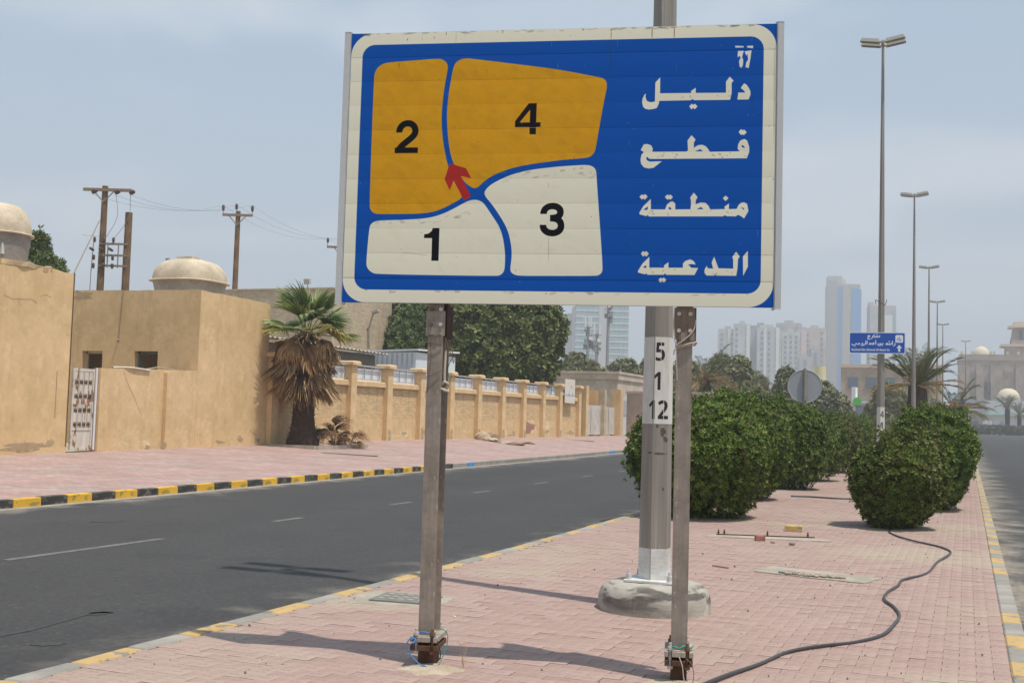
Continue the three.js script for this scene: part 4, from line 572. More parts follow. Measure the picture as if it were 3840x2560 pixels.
{ // house with the rooftop tank
  const o = thing('house', 'windowless tan plastered house with a cracked ragged top next to the rusty white gate', 'house', [WX, 0.2, -24.95]);
  wpart('wall', sideX(ragged(17, -0.2, (q) => 5.25 + q * 0.11 - 0.09 * sstep(0.94, 1, q), 0.09, 601), 0.3, WX, -7.95), stucco, o);
  wpart('wall', span(-33.5, WX - 0.3, -0.2, 5.28, -24.95, -24.65), stucco, o); wpart('roof', span(-33.5, WX - 0.3, 4.75, 4.95, -24.65, -7.95), plaster, o); wpart('wall', span(-33.5, WX - 0.3, -0.2, 5.28, -8.25, -7.95), stucco, o);
  wpart('broken_edge', uvm(rough(new THREE.BoxGeometry(0.2, 0.14, 2.4, 3, 2, 24).translate(WX - 0.08, 5.29, -22.9), 0.13, 5, 5)), flakeM, o);
  wpart('crack', crackX(WX, [[-22.5, 4.4], [-22.75, 4.33], [-23.0, 4.36], [-23.25, 4.37], [-23.4, 4.40], [-23.6, 4.31]], 0.04), crackM, o);
  wpart('crack', crackX(WX, [[-23.7, 4.50], [-23.9, 4.58], [-24.1, 4.52]], 0.025), crackM, o);
  wpart('crack', box(0.008, 1.3, 0.03, WX + 0.002, 1.85, -24.48, 0, 0, 0), crackM, o);
  for (const [z, y, w, h, s, m] of [[-23.55, 0.42, 1.7, 0.30, 3, flakeM], [-24.35, 0.5, 0.3, 0.26, 4, flakeM], [-23.2, 0.36, 0.5, 0.12, 8, flakeM]]) wpart('bare_patch', markX(WX, z, y, w, h, s), m, o);
  wpart('corner_crack_bar', [bar([WX + 0.004, 0.4, -24.94], [WX + 0.004, 5.3, -24.94], 0.02, 6)], mat([0.30, 0.23, 0.15], 0.95, { map: rep(T.bark, 0.8) }), o);  // added thin tan bar standing for the broken crack line at the corner
}
{ // rusty gate
  const o = thing('metal_gate', 'narrow rusty white metal gate with open grille panels between the plastered walls', 'gate', [WX + 0.02, 0.27, -25.5]);
  const wm = mat([0.78, 0.75, 0.68], 0.7, { map: rep(tex(512, 512, (u, v, i, j) => { const r = 0.85 * sstep(0.60, 0.74, fbm(u * 14, v * 5, 5, 14, 701)), s = fbm(u * 20, v * 3, 4, 20, 702), k = 0.8 + 0.2 * s; return [k + (0.52 - k) * r, k * 0.98 + (0.36 - k) * r, k * 0.95 + (0.25 - k) * r]; }), 1.6) });
  const X = WX, z0 = -25.05, z1 = -25.9;
  wpart('frame', [span(X, X + 0.05, 0.3, 2.62, z0, z0 - 0.05), span(X, X + 0.05, 0.3, 2.62, z1 + 0.05, z1), span(X, X + 0.048, 2.54, 2.62, z0 - 0.05, z1 + 0.05), span(X, X + 0.048, 0.3, 0.36, z0 - 0.05, z1 + 0.05), span(X, X + 0.047, 0.86, 0.93, z0 - 0.05, z1 + 0.05)], wm, o);
  wpart('lower_panel', span(X + 0.012, X + 0.03, 0.36, 0.86, z0 - 0.05, z1 + 0.05), wm, o);
  wpart('backing_sheet', span(X - 0.01, X + 0.004, 0.93, 2.54, z0 - 0.05, z1 + 0.05), wm, o);
  for (let k = 0; k < 4; k++) { const y = 0.99 + k * 0.40; wpart('grille_rail', [span(X + 0.01, X + 0.035, y, y + 0.05, z0 - 0.05, z1 + 0.05)], rustDark, o); for (let i = 0; i < 4; i++) wpart('grille_panel', [span(X + 0.012, X + 0.04, y + 0.1, y + 0.36, z0 - 0.09 - i * 0.185, z0 - 0.22 - i * 0.185)], wm, o); }
  for (let i = 0; i < 5; i++) wpart('bar', [span(X + 0.024, X + 0.0445, 0.931, 2.539, z0 - 0.06 - i * 0.175, z0 - 0.085 - i * 0.175)], wm, o);
  const b = bar([WX + 0.06, 0.3, -25.96], [WX + 0.06, 2.66, -25.96], 0.035, 8); wpart('gate_post', b, mat([0.72, 0.74, 0.76], 0.6), o);
}
{ // low yard wall
  const o = thing('yard_wall', 'low tan plastered yard wall with pilasters between the gate and the block with two windows', 'wall', [WX, 0.27, -28.2]);
  wpart('wall_body', sideX(ragged(4.515, -0.1, (q) => 2.66 + q * 0.15, 0.035, 621), 0.22, WX, -26.15), stuccoPale, o);
  wpart('pilaster', [span(WX - 0.1, WX + 0.16, -0.1, 2.64, -26.02, -26.35)], stuccoPale, o); wpart('pilaster', [span(WX - 0.1, WX + 0.14, -0.1, 2.66, -29.0, -29.3)], stuccoPale, o);
  wpart('pipe', tube([[WX - 0.1, 2.72, -26.8], [WX + 0.02, 2.74, -27.4], [WX + 0.03, 2.70, -28.3]], 0.03, 16, 6), mat([0.62, 0.55, 0.45], 0.8), o);
  wpart('pipe', tube([[WX - 0.1, 2.72, -28.2], [WX - 0.05, 2.82, -28.8], [WX - 0.05, 2.80, -29.2], [WX - 0.05, 2.72, -29.9]], 0.02, 16, 6), mat([0.4, 0.33, 0.25], 0.8), o);
  wpart('crack', crackX(WX, [[-27.15, 2.62], [-27.4, 2.2], [-27.75, 1.75], [-28.0, 1.35]].map(([z, y]) => [z, y]), 0.05), crackM, o);
  for (const [z, y, w, h, s] of [[-27.2, 0.42, 0.5, 0.24, 11], [-28.3, 0.42, 0.5, 0.22, 12]]) wpart('bare_patch', markX(WX, z, y, w, h, s), paleM, o);
  for (const [z, y, w, h, s] of [[-29.0, 0.36, 0.22, 0.26, 15], [-28.4, 0.34, 0.3, 0.12, 17]]) wpart('bare_patch', markX(WX + (z === -29.0 ? 0.14 : 0), z, y, w, h, s), flakeM, o);
}
{ // block with the two small windows
  const o = thing('house', 'tan plastered block with two small dark window openings behind the low yard wall', 'house', [WX, 0.3, -30.67]);
  const zF = -30.67, zB = -34.7;
  wpart('side_wall', sideX(ragged(zF - zB - 0.304, -0.1, (q) => 5.46 - 0.05 * Math.pow(q, 4) , 0.06, 631), 0.3, WX, zF - 0.304), stucco, o);
  const fs = ragged(10, -0.1, (q) => 5.60 - q * 0.12, 0.06, 641, [[5.12, 6.01, 2.0, 3.44], [7.37, 8.35, 2.0, 3.44]]); // local x from -33.5
  const fg = new THREE.ExtrudeGeometry(fs, { depth: 0.3, bevelEnabled: false }); fg.translate(-33.5, 0, zF - 0.302); const front = wpart('front_wall', uvm(fg), stucco, o);
  wpart('back_wall', span(-33.5, WX - 0.3, -0.1, 5.4, zB, zB + 0.25), stucco, o); wpart('roof', span(-33.5, WX - 0.3, 5.12, 5.28, zB + 0.25, zF - 0.302), plaster, o);
  for (const x0 of [-28.38, -26.13]) wpart('window_frame', [span(x0 + 0.0, x0 + 0.07, 2.0, 3.44, zF - 0.27, zF - 0.2), span(x0 + 0.02, x0 + 0.93, 3.36, 3.43, zF - 0.27, zF - 0.2)], x0 < -27 ? mat([0.55, 0.5, 0.42], 0.8) : mat([0.12, 0.2, 0.24], 0.7), o);
  wpart('room_wall', span(-29.6, -27.6, 0.5, 5.1, zF - 1.35, zF - 1.25), mat([0.5, 0.42, 0.32], 0.95), o);
  wpart('cable', [tube([[-26.72, 5.5, zF + 0.012], [-26.78, 4.6, zF + 0.012], [-26.82, 3.85, zF + 0.012]], 0.012, 8, 5), at(new THREE.SphereGeometry(0.045, 8, 6), -26.83, 3.8, zF + 0.03)], mat([0.3, 0.24, 0.18], 0.8), o);
  const g2 = extr(blotch(0.9, 0.35, 31), 0.008); g2.translate(-28.5, 5.35, zF - 0.005); wpart('bare_patch', uvm(g2), flakeM, o);
  for (const [z, y, w, h, s, m] of [[-33.2, 0.55, 0.4, 0.2, 21, flakeM], [-32.0, 0.45, 0.5, 0.12, 22, flakeM], [-34.2, 0.5, 0.4, 0.16, 23, flakeM]]) wpart('bare_patch', markX(WX, z, y, w, h, s), m, o);
}
// rooftop water tanks
const grpTop = mat([0.66, 0.55, 0.40], 0.7, { map: rep(T.mottle, 1.3) }), grpLow = mat([0.36, 0.33, 0.30], 0.75, { map: rep(T.mottle, 1.3) });
function tank(pos, r, hLow, hTop, rim, sq, label, extra) {
  const o = thing('water_tank', label, 'water tank', pos), warp = (g) => { const p = g.attributes.position; for (let i = 0; i < p.count; i++) { const x = p.getX(i), z = p.getZ(i), a = Math.atan2(z, x), d = Math.hypot(x, z), k = Math.pow(Math.pow(Math.abs(Math.cos(a)), sq) + Math.pow(Math.abs(Math.sin(a)), sq), -1 / sq); p.setX(i, Math.cos(a) * d * k); p.setZ(i, Math.sin(a) * d * k); } g.computeVertexNormals(); return uvm(g); };
  part('lower_shell', warp(lathe([[0.01, 0], [r * 0.80, 0], [r * 0.84, 0.05], [r * 0.97, hLow]], 48)), grpLow, o);
  part('rim', warp(lathe([[r * 0.9, hLow - 0.02], [r * 1.06, hLow - 0.02], [r * 1.06, hLow + 0.025], [r * 0.9, hLow + 0.03]], 48)), grpTop, o);
  const pr = []; for (let k = 0; k <= 12; k++) { const t = k / 12 * Math.PI / 2; pr.push([Math.max(0.001, r * 0.98 * Math.pow(Math.cos(t), rim)), hLow + 0.03 + hTop * Math.pow(Math.sin(t), 0.95)]); }
  const top = warp(lathe(pr, 64)); part('dome', top, grpTop, o); if (extra) extra(o, hLow + 0.03 + hTop); return o;
}
tank([-24.6, 4.95, -23.2], 0.86, 1.2, 0.84, 0.62, 2, 'round cream water tank with a grey lower half on the windowless house roof', (o, h) => { part('bracket', box(0.1, 0.3, 0.12, 0.62, 0.75, 0.42), mat([0.6, 0.6, 0.6], 0.6), o); });
tank([-25.6, 5.28, -32.75], 1.16, 0.72, 0.78, 0.55, 3.2, 'squarish beige water tank with a hatch on the roof of the block with two windows', (o, h) => { part('hatch', [box(0.66, 0.14, 0.5, -0.1, h + 0.03, 0)], grpTop, o); part('inlet', [cyl(0.05, 0.05, 0.3, 8, -0.85, h - 0.15, 0.2), box(0.14, 0.08, 0.1, -0.85, h + 0.02, 0.2)], grpLow, o); });
{ const o = thing('antenna', 'thin leaning television aerial behind the windowless house', 'antenna', [-25.2, 5.0, -26.4]); part('mast', bar([0, 0, 0], [0.62, 2.2, -0.6], 0.02, 6), mat([0.55, 0.47, 0.36], 0.8), o); part('element', bar([0.15, 1.75, -0.42], [0.62, 1.72, -0.6], 0.01, 5), mat([0.55, 0.5, 0.42], 0.8), o); }

// ---------------------------------------------------------------- perimeter wall with pillars and railings
{
  const o = thing('perimeter_wall', 'long tan brick perimeter wall with capped pillars, railings and white boards', 'wall', [WX, 0.42, -40]);
  const Z = [-34.95, -37.55, -40.6, -43.75, -46.95, -50.2, -53.6, -56.85, -60.0, -63.2, -66.2, -69.9], pil = new THREE.BoxGeometry(0.46, 3.6, 0.46), cap = slab(0.68, 0.17, 0.68, 0.05);
  const pilG = uvm(pil), capG = uvm(cap), white = mat([0.90, 0.92, 0.94], 0.6, { map: rep(T.fine, 1.5) }), rail = mat([0.46, 0.44, 0.40], 0.6), barM = mat([0.34, 0.34, 0.33], 0.6);
  const barG = box(0.03, 0.54, 0.04, 0, 0, 0);
  for (let i = 0; i < Z.length; i++) {
    const p = part('pillar', pilG, stuccoPale, o); p.position.set(-0.02, 1.3, Z[i] + 40); const c = part('cap', capG, stuccoPale, p); c.position.set(0, 1.96, 0);
    if (i === Z.length - 1) break;
    const a = Z[i] - 0.23, b = Z[i + 1] + 0.23, zc = (a + b) / 2, ln = a - b;
    wpart('brick_panel', span(WX - 0.2, WX - 0.02, 1.32, 2.68, a, b), brickM, o);
    wpart('plinth', span(WX - 0.2, WX - 0.008, -0.1, 1.32, a, b), stuccoPale, o);
    wpart('coping', uvm(at(slab(0.36, 0.22, ln, 0.03), WX - 0.08, 2.9, zc)), stuccoPale, o);
    const rl = wpart('railing', [span(WX - 0.06, WX - 0.01, 3.5, 3.56, a, b), span(WX - 0.055, WX - 0.015, 2.96, 2.99, a, b)], rail, o);
    for (let k = 0; k < 4; k++) { const m = part('bar', barG, barM, rl); m.position.set(-0.035, 2.83, a - ln * (0.14 + k * 0.24) + 40); }
    wpart('board', span(WX - 0.16, WX - 0.12, 2.905, 3.42, a, b), white, o);
  }
  const r = rng(17); for (let i = 2; i < 11; i++) { const z = Z[i], n = 1 + Math.floor(r() * 3); for (let k = 0; k < n; k++) wpart('bare_patch', markX(WX - 0.008, z - 0.5 - r() * 2.1, 0.55 + r() * 0.25, 0.4 + r() * 1.2, 0.12 + r() * 0.3, 40 + i * 5 + k), r() < 0.5 ? paleM : flakeM, o); wpart('bare_patch', markX(WX + 0.21, z + (r() - 0.5) * 0.1, 0.62, 0.3, 0.4 + r() * 0.3, 90 + i), flakeM, o); }
  for (const [z, y, w, h, s, m] of [[-61.4, 1.0, 1.9, 0.62, 71, redPatch], [-61.5, 1.3, 1.2, 0.3, 72, paleM], [-64.4, 1.1, 1.3, 0.5, 73, paleM], [-61.2, 0.75, 1.8, 0.35, 74, paleM]]) wpart('bare_patch', markX(WX - 0.006, z, y, w, h, s), m, o);
  // enamel sign on the last bay
  const [c, g] = canvas(256, 420); g.fillStyle = '#dcd6c8'; g.fillRect(0, 0, 256, 420); const q = rng(4); g.fillStyle = '#a8713a'; g.fillRect(0, 0, 256, 14); for (let i = 0; i < 30; i++) { g.fillStyle = `rgba(150,110,60,${q() * 0.3})`; g.fillRect(q() * 250, q() * 400, 4 + q() * 24, 2 + q() * 30); } g.fillStyle = '#6a8bc0'; g.fillRect(10, 285, 236, 14); g.fillRect(90, 250, 26, 34); g.fillRect(190, 255, 22, 30); g.fillStyle = '#4a4436'; g.fillRect(150, 110, 10, 60);
  const sg = thing('notice_board', 'rust edged white notice board with a faded blue line on the perimeter wall', 'notice board', [WX + 0.26, 3.0, -67.6]); part('panel', new THREE.BoxGeometry(0.03, 1.55, 1.9), mat([1, 1, 1], 0.6, { map: canvasTex(c) }), sg); sg.position.y = 3.3; part('bracket', [box(0.3, 0.04, 0.04, -0.16, -0.6, 0.5), box(0.3, 0.04, 0.04, -0.16, -0.6, -0.5)], rail, sg);
}
{ // gateway at the end of the wall
  const o = thing('wall_gateway', 'tan gateway with two rust streaked white doors at the end of the perimeter wall', 'gate', [WX, 0.42, -74.5]);
  wpart('pillar', [span(WX - 0.4, WX + 0.25, 0.1, 3.75, -71.0, -71.5)], stuccoPale, o); wpart('pillar', [span(WX - 0.4, WX + 0.05, 0.1, 3.6, -75.7, -76.2)], plaster, o); wpart('pillar', [span(WX - 0.5, WX + 0.25, 0.1, 3.75, -79.0, -79.6)], stuccoPale, o);
  const dm = mat([0.66, 0.63, 0.58], 0.7, { map: rep(T.mottle, 2) }); wpart('door', [span(WX - 0.3, WX - 0.24, 0.5, 2.5, -71.5, -73.5), span(WX - 0.28, WX - 0.22, 0.5, 2.5, -73.54, -75.7)], dm, o); wpart('door', [span(WX - 0.3, WX - 0.24, 0.5, 2.45, -76.2, -77.6), span(WX - 0.28, WX - 0.22, 0.5, 2.45, -77.64, -79.0)], dm, o);
  wpart('inner_wall', span(WX - 1.2, WX - 1.0, 0.3, 3.6, -71.5, -79.0), mat([0.62, 0.40, 0.19], 0.95, { map: rep(T.stucco, 3) }), o);
}
{ // flat roofed service building
  const o = thing('service_building', 'small flat roofed beige building with two grey louvred doors behind the perimeter wall', 'building', [WX - 0.8, 0.42, -84]);
  const X = WX - 0.8, bm = mat([0.67, 0.575, 0.455], 0.9, { map: rep(T.mottle, 3) }), zF = -81.6;
  wpart('wall', span(X - 10, X, 0, 4.55, zF, zF - 9.5), bm, o); wpart('parapet', [span(X - 10.1, X + 0.1, 4.55, 5.0, zF + 0.1, zF - 9.6)], bm, o); wpart('coping', [span(X - 10.16, X + 0.16, 5.0, 5.16, zF + 0.16, zF - 9.66)], bm, o);
  const lm = mat([0.60, 0.60, 0.60], 0.6), wm = mat([0.46, 0.46, 0.45], 0.6); for (const z of [-83.0, -86.6]) { const d = wpart('door', span(X - 0.01, X + 0.05, 0.4, 3.3, z, z - 2.4), lm, o); for (let k = 0; k < 2; k++) wpart('louvre_panel', span(X + 0.05, X + 0.08, 1.9, 3.05, z - 0.2 - k * 1.05, z - 1.1 - k * 1.05), wm, o); }
  wpart('plaque', span(X - 0.01, X + 0.03, 3.6, 4.0, -86, -86.3), mat([0.35, 0.45, 0.6], 0.6), o);
}

// ---------------------------------------------------------------- behind the wall
{
  const o = thing('brick_building', 'large blank beige brick building behind the fan palm', 'building', [-32.26, 0.4, -53.6]);
  wpart('front_wall', span(-52, -32.26, 0, 8.3, -53.6, -54.0), brickPale, o); wpart('side_wall', span(-32.66, -32.262, 0, 8.28, -54.0, -60.0), brickPale, o); wpart('roof', span(-52, -32.66, 7.6, 7.8, -54.0, -60.0), plaster, o); wpart('parapet_cap', [span(-52, -32.2, 8.3, 8.38, -53.55, -54.0)], brickPale, o); wpart('back_wall', span(-52, -32.26, 0, 8.28, -60.0, -60.4), brickPale, o);
  wpart('floodlight', [box(0.34, 0.3, 0.2, -33.9, 8.72, -53.5, 0.2), bar([-33.9, 8.3, -53.6], [-33.9, 8.6, -53.5], 0.03)], mat([0.42, 0.41, 0.38], 0.6), o); wpart('wall_lamp', [bar([-32.2, 6.3, -57.5], [-31.9, 7.3, -57.5], 0.05), box(0.4, 0.12, 0.3, -31.75, 7.4, -57.5, 0, 0, 0.4)], mat([0.35, 0.33, 0.3], 0.6), o);
}
{
  const o = thing('house', 'pale cream house with a dark window seen past the blank brick building', 'house', [-46, 0.4, -84]); const cm = mat([0.70, 0.62, 0.52], 0.95, { map: rep(T.mottle, 3) });
  wpart('wall', span(-56, -40.2, 0, 11.6, -80, -92), cm, o); wpart('window', span(-42.9, -42.2, 9.6, 10.6, -79.97, -80.05), mat([0.05, 0.05, 0.06], 0.3), o); wpart('balcony', [span(-43.4, -40.0, 7.2, 7.4, -78.9, -80), span(-43.4, -40.0, 7.4, 8.1, -78.9, -79.0)], mat([0.5, 0.40, 0.30], 0.9), o);
}
{ // lean-to with a corrugated roof
  const o = thing('lean_to_shed', 'grey lean to with a pale corrugated roof edge behind the perimeter wall', 'shed', [-26, 0.4, -43]); const wm = mat([0.30, 0.29, 0.28], 0.9, { map: rep(T.conc, 2) });
  wpart('wall', span(-26.2, -26.0, 0, 4.3, -35.2, -47.2), wm, o);
  const v = [], n = 120; for (let i = 0; i < n; i++) { const z = (k) => -35 - 12.6 * k / n, w = (k) => 4.5 + 0.022 * Math.sin(k * 1.9) - 0.0012 * k; const A = [-25.5, w(i), z(i)], B = [-25.5, w(i + 1), z(i + 1)], Cc = [-29, w(i + 1) + 0.35, z(i + 1)], D = [-29, w(i) + 0.35, z(i)]; v.push(...A, ...B, ...Cc, ...A, ...Cc, ...D); }
  const rg = tris(v), r2 = rg.clone(); r2.translate(0, -0.03, 0); const rp = r2.attributes.position; wpart('corrugated_roof', [rg, r2], mat([0.66, 0.60, 0.50], 0.7, { side: THREE.DoubleSide }), o);
}
{
  const o = thing('cabin', 'white metal clad cabin with a ribbed side behind the perimeter wall', 'cabin', [-25, 0.4, -50.5]); const wm = mat([0.74, 0.755, 0.77], 0.55), gm = mat([0.5, 0.5, 0.52], 0.55);
  wpart('wall', [span(-29, -24.6, 0, 4.55, -48.7, -53.2)], wm, o); for (let k = 0; k < 16; k++) wpart('rib', span(-28.9 + k * 0.27, -28.82 + k * 0.27, 0.4, 4.5, -48.66, -48.72), gm, o); wpart('roof', [at(box(4.7, 0.08, 4.8, 0, 0, 0), -26.8, 4.66, -51, 0.03, 0, 0.03)], wm, o);
}
single('steel_post', bar([-24.3, 0.3, -63.6], [-24.3, 6.4, -63.6], 0.06), mat([0.35, 0.26, 0.2], 0.8), 'bare brown steel post rising behind the pillared perimeter wall', 'post');

// ---------------------------------------------------------------- power line
const wood = mat([0.40, 0.28, 0.17], 0.95, { map: rep(T.bark, 0.6, 1.2) }), woodDark = mat([0.25, 0.19, 0.13], 0.95), porcelain = mat([0.10, 0.055, 0.04], 0.35), iron = mat([0.22, 0.20, 0.18], 0.7), wireB = mat([0.24, 0.24, 0.25], 0.7);
const insul = lathe([[0.001, 0], [0.05, 0.0], [0.1, 0.05], [0.06, 0.09], [0.12, 0.14], [0.07, 0.2], [0.11, 0.25], [0.05, 0.32], [0.001, 0.34]], 12);
const pinTop = [];
function utilPole(pos, H, label, arm, yArm) {
  const o = thing('utility_pole', label, 'utility pole', pos, 0.38, 'wooden poles of the power line'); part('pole', uvm(cyl(0.21, 0.14, H, 12, 0, H / 2, 0)), wood, o);
  part('cross_arm', box(arm, 0.14, 0.12, arm > 2.1 ? 0.15 : 0, H - yArm, 0.12), woodDark, o); part('brace', [bar([-0.5, H - yArm - 0.05, 0.14], [0, H - yArm - 0.6, 0.16], 0.03), bar([0.5, H - yArm - 0.05, 0.14], [0, H - yArm - 0.6, 0.16], 0.03)], iron, o); return o;
}
const pA = utilPole([-38.35, 0.3, -42.4], 11.75, 'double wooden power pole with switchgear behind the squarish rooftop tank', 2.3, 0.2);
{
  const o = pA, H = 11.75; part('pole', uvm(cyl(0.21, 0.17, 10.5, 12, 1.2, 5.25, 0)), wood, o);
  for (const y of [8.95, 8.4, 7.9]) part('rung', box(1.35, 0.09, 0.1, 0.6, y, 0.15, 0, 0, 0), woodDark, o);
  for (let k = 0; k < 3; k++) for (const [dy, t] of [[0.1, 0], [-0.3, 0.9], [-0.75, 0], [-1.15, 0]]) { const g = insul.clone(); g.scale(0.7, 0.8, 0.7); at(g, -0.3 + k * 0.45, 8.9 + dy, 0.22, t, 0, t * 0.8); part('insulator', g, porcelain, o); }
  part('switch_frame', [bar([0.35, 9.0, 0.2], [0.35, 7.8, 0.2], 0.03), bar([0.85, 9.0, 0.2], [0.85, 7.8, 0.2], 0.03), bar([-0.35, 9.0, 0.2], [-0.4, 7.6, 0.2], 0.02), bar([-0.4, 7.7, 0.2], [-0.42, 4, 0.2], 0.02)], iron, o);
  for (const x of [-0.55, 0.55, 1.25]) { const g = insul.clone(); g.scale(0.95, 1.1, 0.95); at(g, x, H - 0.35, 0.15, 1.2, 0, -0.9); part('insulator', g, porcelain, o); }
  for (const [a, b] of [[[0.6, H - 0.4, 0.2], [0.15, 9.1, 0.2]], [[1.3, H - 0.4, 0.2], [0.55, 9.1, 0.2]]]) part('jumper_wire', tube([a, [(a[0] + b[0]) / 2 + 0.35, (a[1] + b[1]) / 2, 0.25], b], 0.012, 12, 4), wireB, o);
}
const pB = utilPole([-39.55, 0.3, -54.7], 12.8, 'single wooden power pole with three pin insulators behind the fan palm', 1.75, 0.25);
const pC = utilPole([-40.12, 0.3, -67.5], 12.9, 'wooden power pole half hidden behind the map sign', 2.0, 0.3);
for (const [p, H, a] of [[pB, 12.8, 0.85], [pC, 12.9, 0.95]]) for (const x of [-a, -0.08, a]) { const g = insul.clone(); g.scale(0.9, 1.1, 0.9); at(g, x, H - 0.02 + (x > -0.2 && x < 0.2 ? 0.08 : 0), 0.12); part('insulator', g, porcelain, p); part('pin', bar([x, H - 0.25, 0.12], [x, H, 0.12], 0.02), iron, p); }
{
  const a = [[-38.9, 11.65, -42.0], [-37.8, 11.6, -42.5], [-37.1, 11.62, -42.7]], b = [[-40.35, 13.35, -54.3], [-39.6, 13.4, -54.6], [-38.75, 13.4, -54.9]], c = [[-41.0, 13.4, -67.0], [-40.1, 13.5, -67.4], [-39.2, 13.4, -67.7]], d = [[-42, 13.4, -110], [-41, 13.4, -110], [-40, 13.4, -110]];
  const lab = ['power line wire nearest the houses', 'middle power line wire', 'power line wire on the street side'];
  for (let k = 0; k < 3; k++) { const pts = []; for (const [p, q, sag] of [[a[k], b[k], 0.5], [b[k], c[k], 0.6], [c[k], d[k], 1.2]]) for (let i = 0; i < 6; i++) { const t = i / 6; pts.push([p[0] + (q[0] - p[0]) * t, p[1] + (q[1] - p[1]) * t - sag * 4 * t * (1 - t), p[2] + (q[2] - p[2]) * t]); } pts.push(d[k]); single('power_wire', tube(pts, 0.007, 80, 4), wireB, lab[k] + ' strung between the wooden poles', 'wire', 'wires of the power line'); }
}

// ---------------------------------------------------------------- palms
function fanLeaf(R, n, spread, droop, pet, seed, fold = 0.02) {
  const v = [], r = rng(seed), q = (A, B, C2, D) => v.push(...A, ...B, ...C2, ...A, ...C2, ...D);
  const pw = 0.022; for (const [z0, z1] of [[0, pet * 0.5], [pet * 0.5, pet]]) { const y = (z) => 0.03 * Math.sin(z / pet * 3.1); q([-pw, y(z0), z0], [pw, y(z0), z0], [pw * 0.7, y(z1), z1], [-pw * 0.7, y(z1), z1]); q([0, y(z0) - 0.03, z0], [0, y(z0), z0], [0, y(z1), z1], [0, y(z1) - 0.025, z1]); }
  for (let i = 0; i < n; i++) {
    const a = (i / (n - 1) - 0.5) * spread + (r() - 0.5) * 0.04, L2 = R * (0.72 + 0.28 * Math.cos(a * 0.8)) * (0.85 + r() * 0.25), w = R * spread / n * 0.5, dr = droop * (0.6 + r() * 0.8), tw = (r() - 0.5) * 0.25 * droop;
    const st = [0.0, 0.4, 0.7, 0.88, 1], P = st.map((t, k) => { const d = L2 * t, ww = [0.004, w * 0.5, w * 0.42, w * 0.22, 0.003][k], sag = -dr * R * Math.pow(Math.max(0, t - 0.25) / 0.75, 2), pull = 1 - 0.35 * dr * Math.pow(t, 3), b = a + tw * t * t; const cx = Math.sin(b) * d * pull, cz = pet + Math.cos(b) * d * pull, nx = Math.cos(b), nz = -Math.sin(b), e = (i % 2 ? 1 : -1) * fold * R * (1 - t) * 2; return [[cx - nx * ww, sag + e, cz - nz * ww], [cx + nx * ww, sag - e, cz + nz * ww]]; });
    for (let k = 0; k < 4; k++) q(P[k][0], P[k][1], P[k + 1][1], P[k + 1][0]);
  }
  return tris(v);
}
const palmGreen = [[0.155, 0.225, 0.04], [0.205, 0.265, 0.05], [0.12, 0.18, 0.038]].map((c) => new THREE.MeshPhysicalMaterial({ color: L(...c), roughness: 0.5, transmission: 0.2, thickness: 0, side: THREE.DoubleSide }));
const palmTan = [[0.36, 0.22, 0.10], [0.25, 0.14, 0.065], [0.44, 0.31, 0.16], [0.17, 0.095, 0.05]].map((c) => mat(c, 0.9, { side: THREE.DoubleSide })), palmYellow = mat([0.34, 0.30, 0.075], 0.8, { side: THREE.DoubleSide });
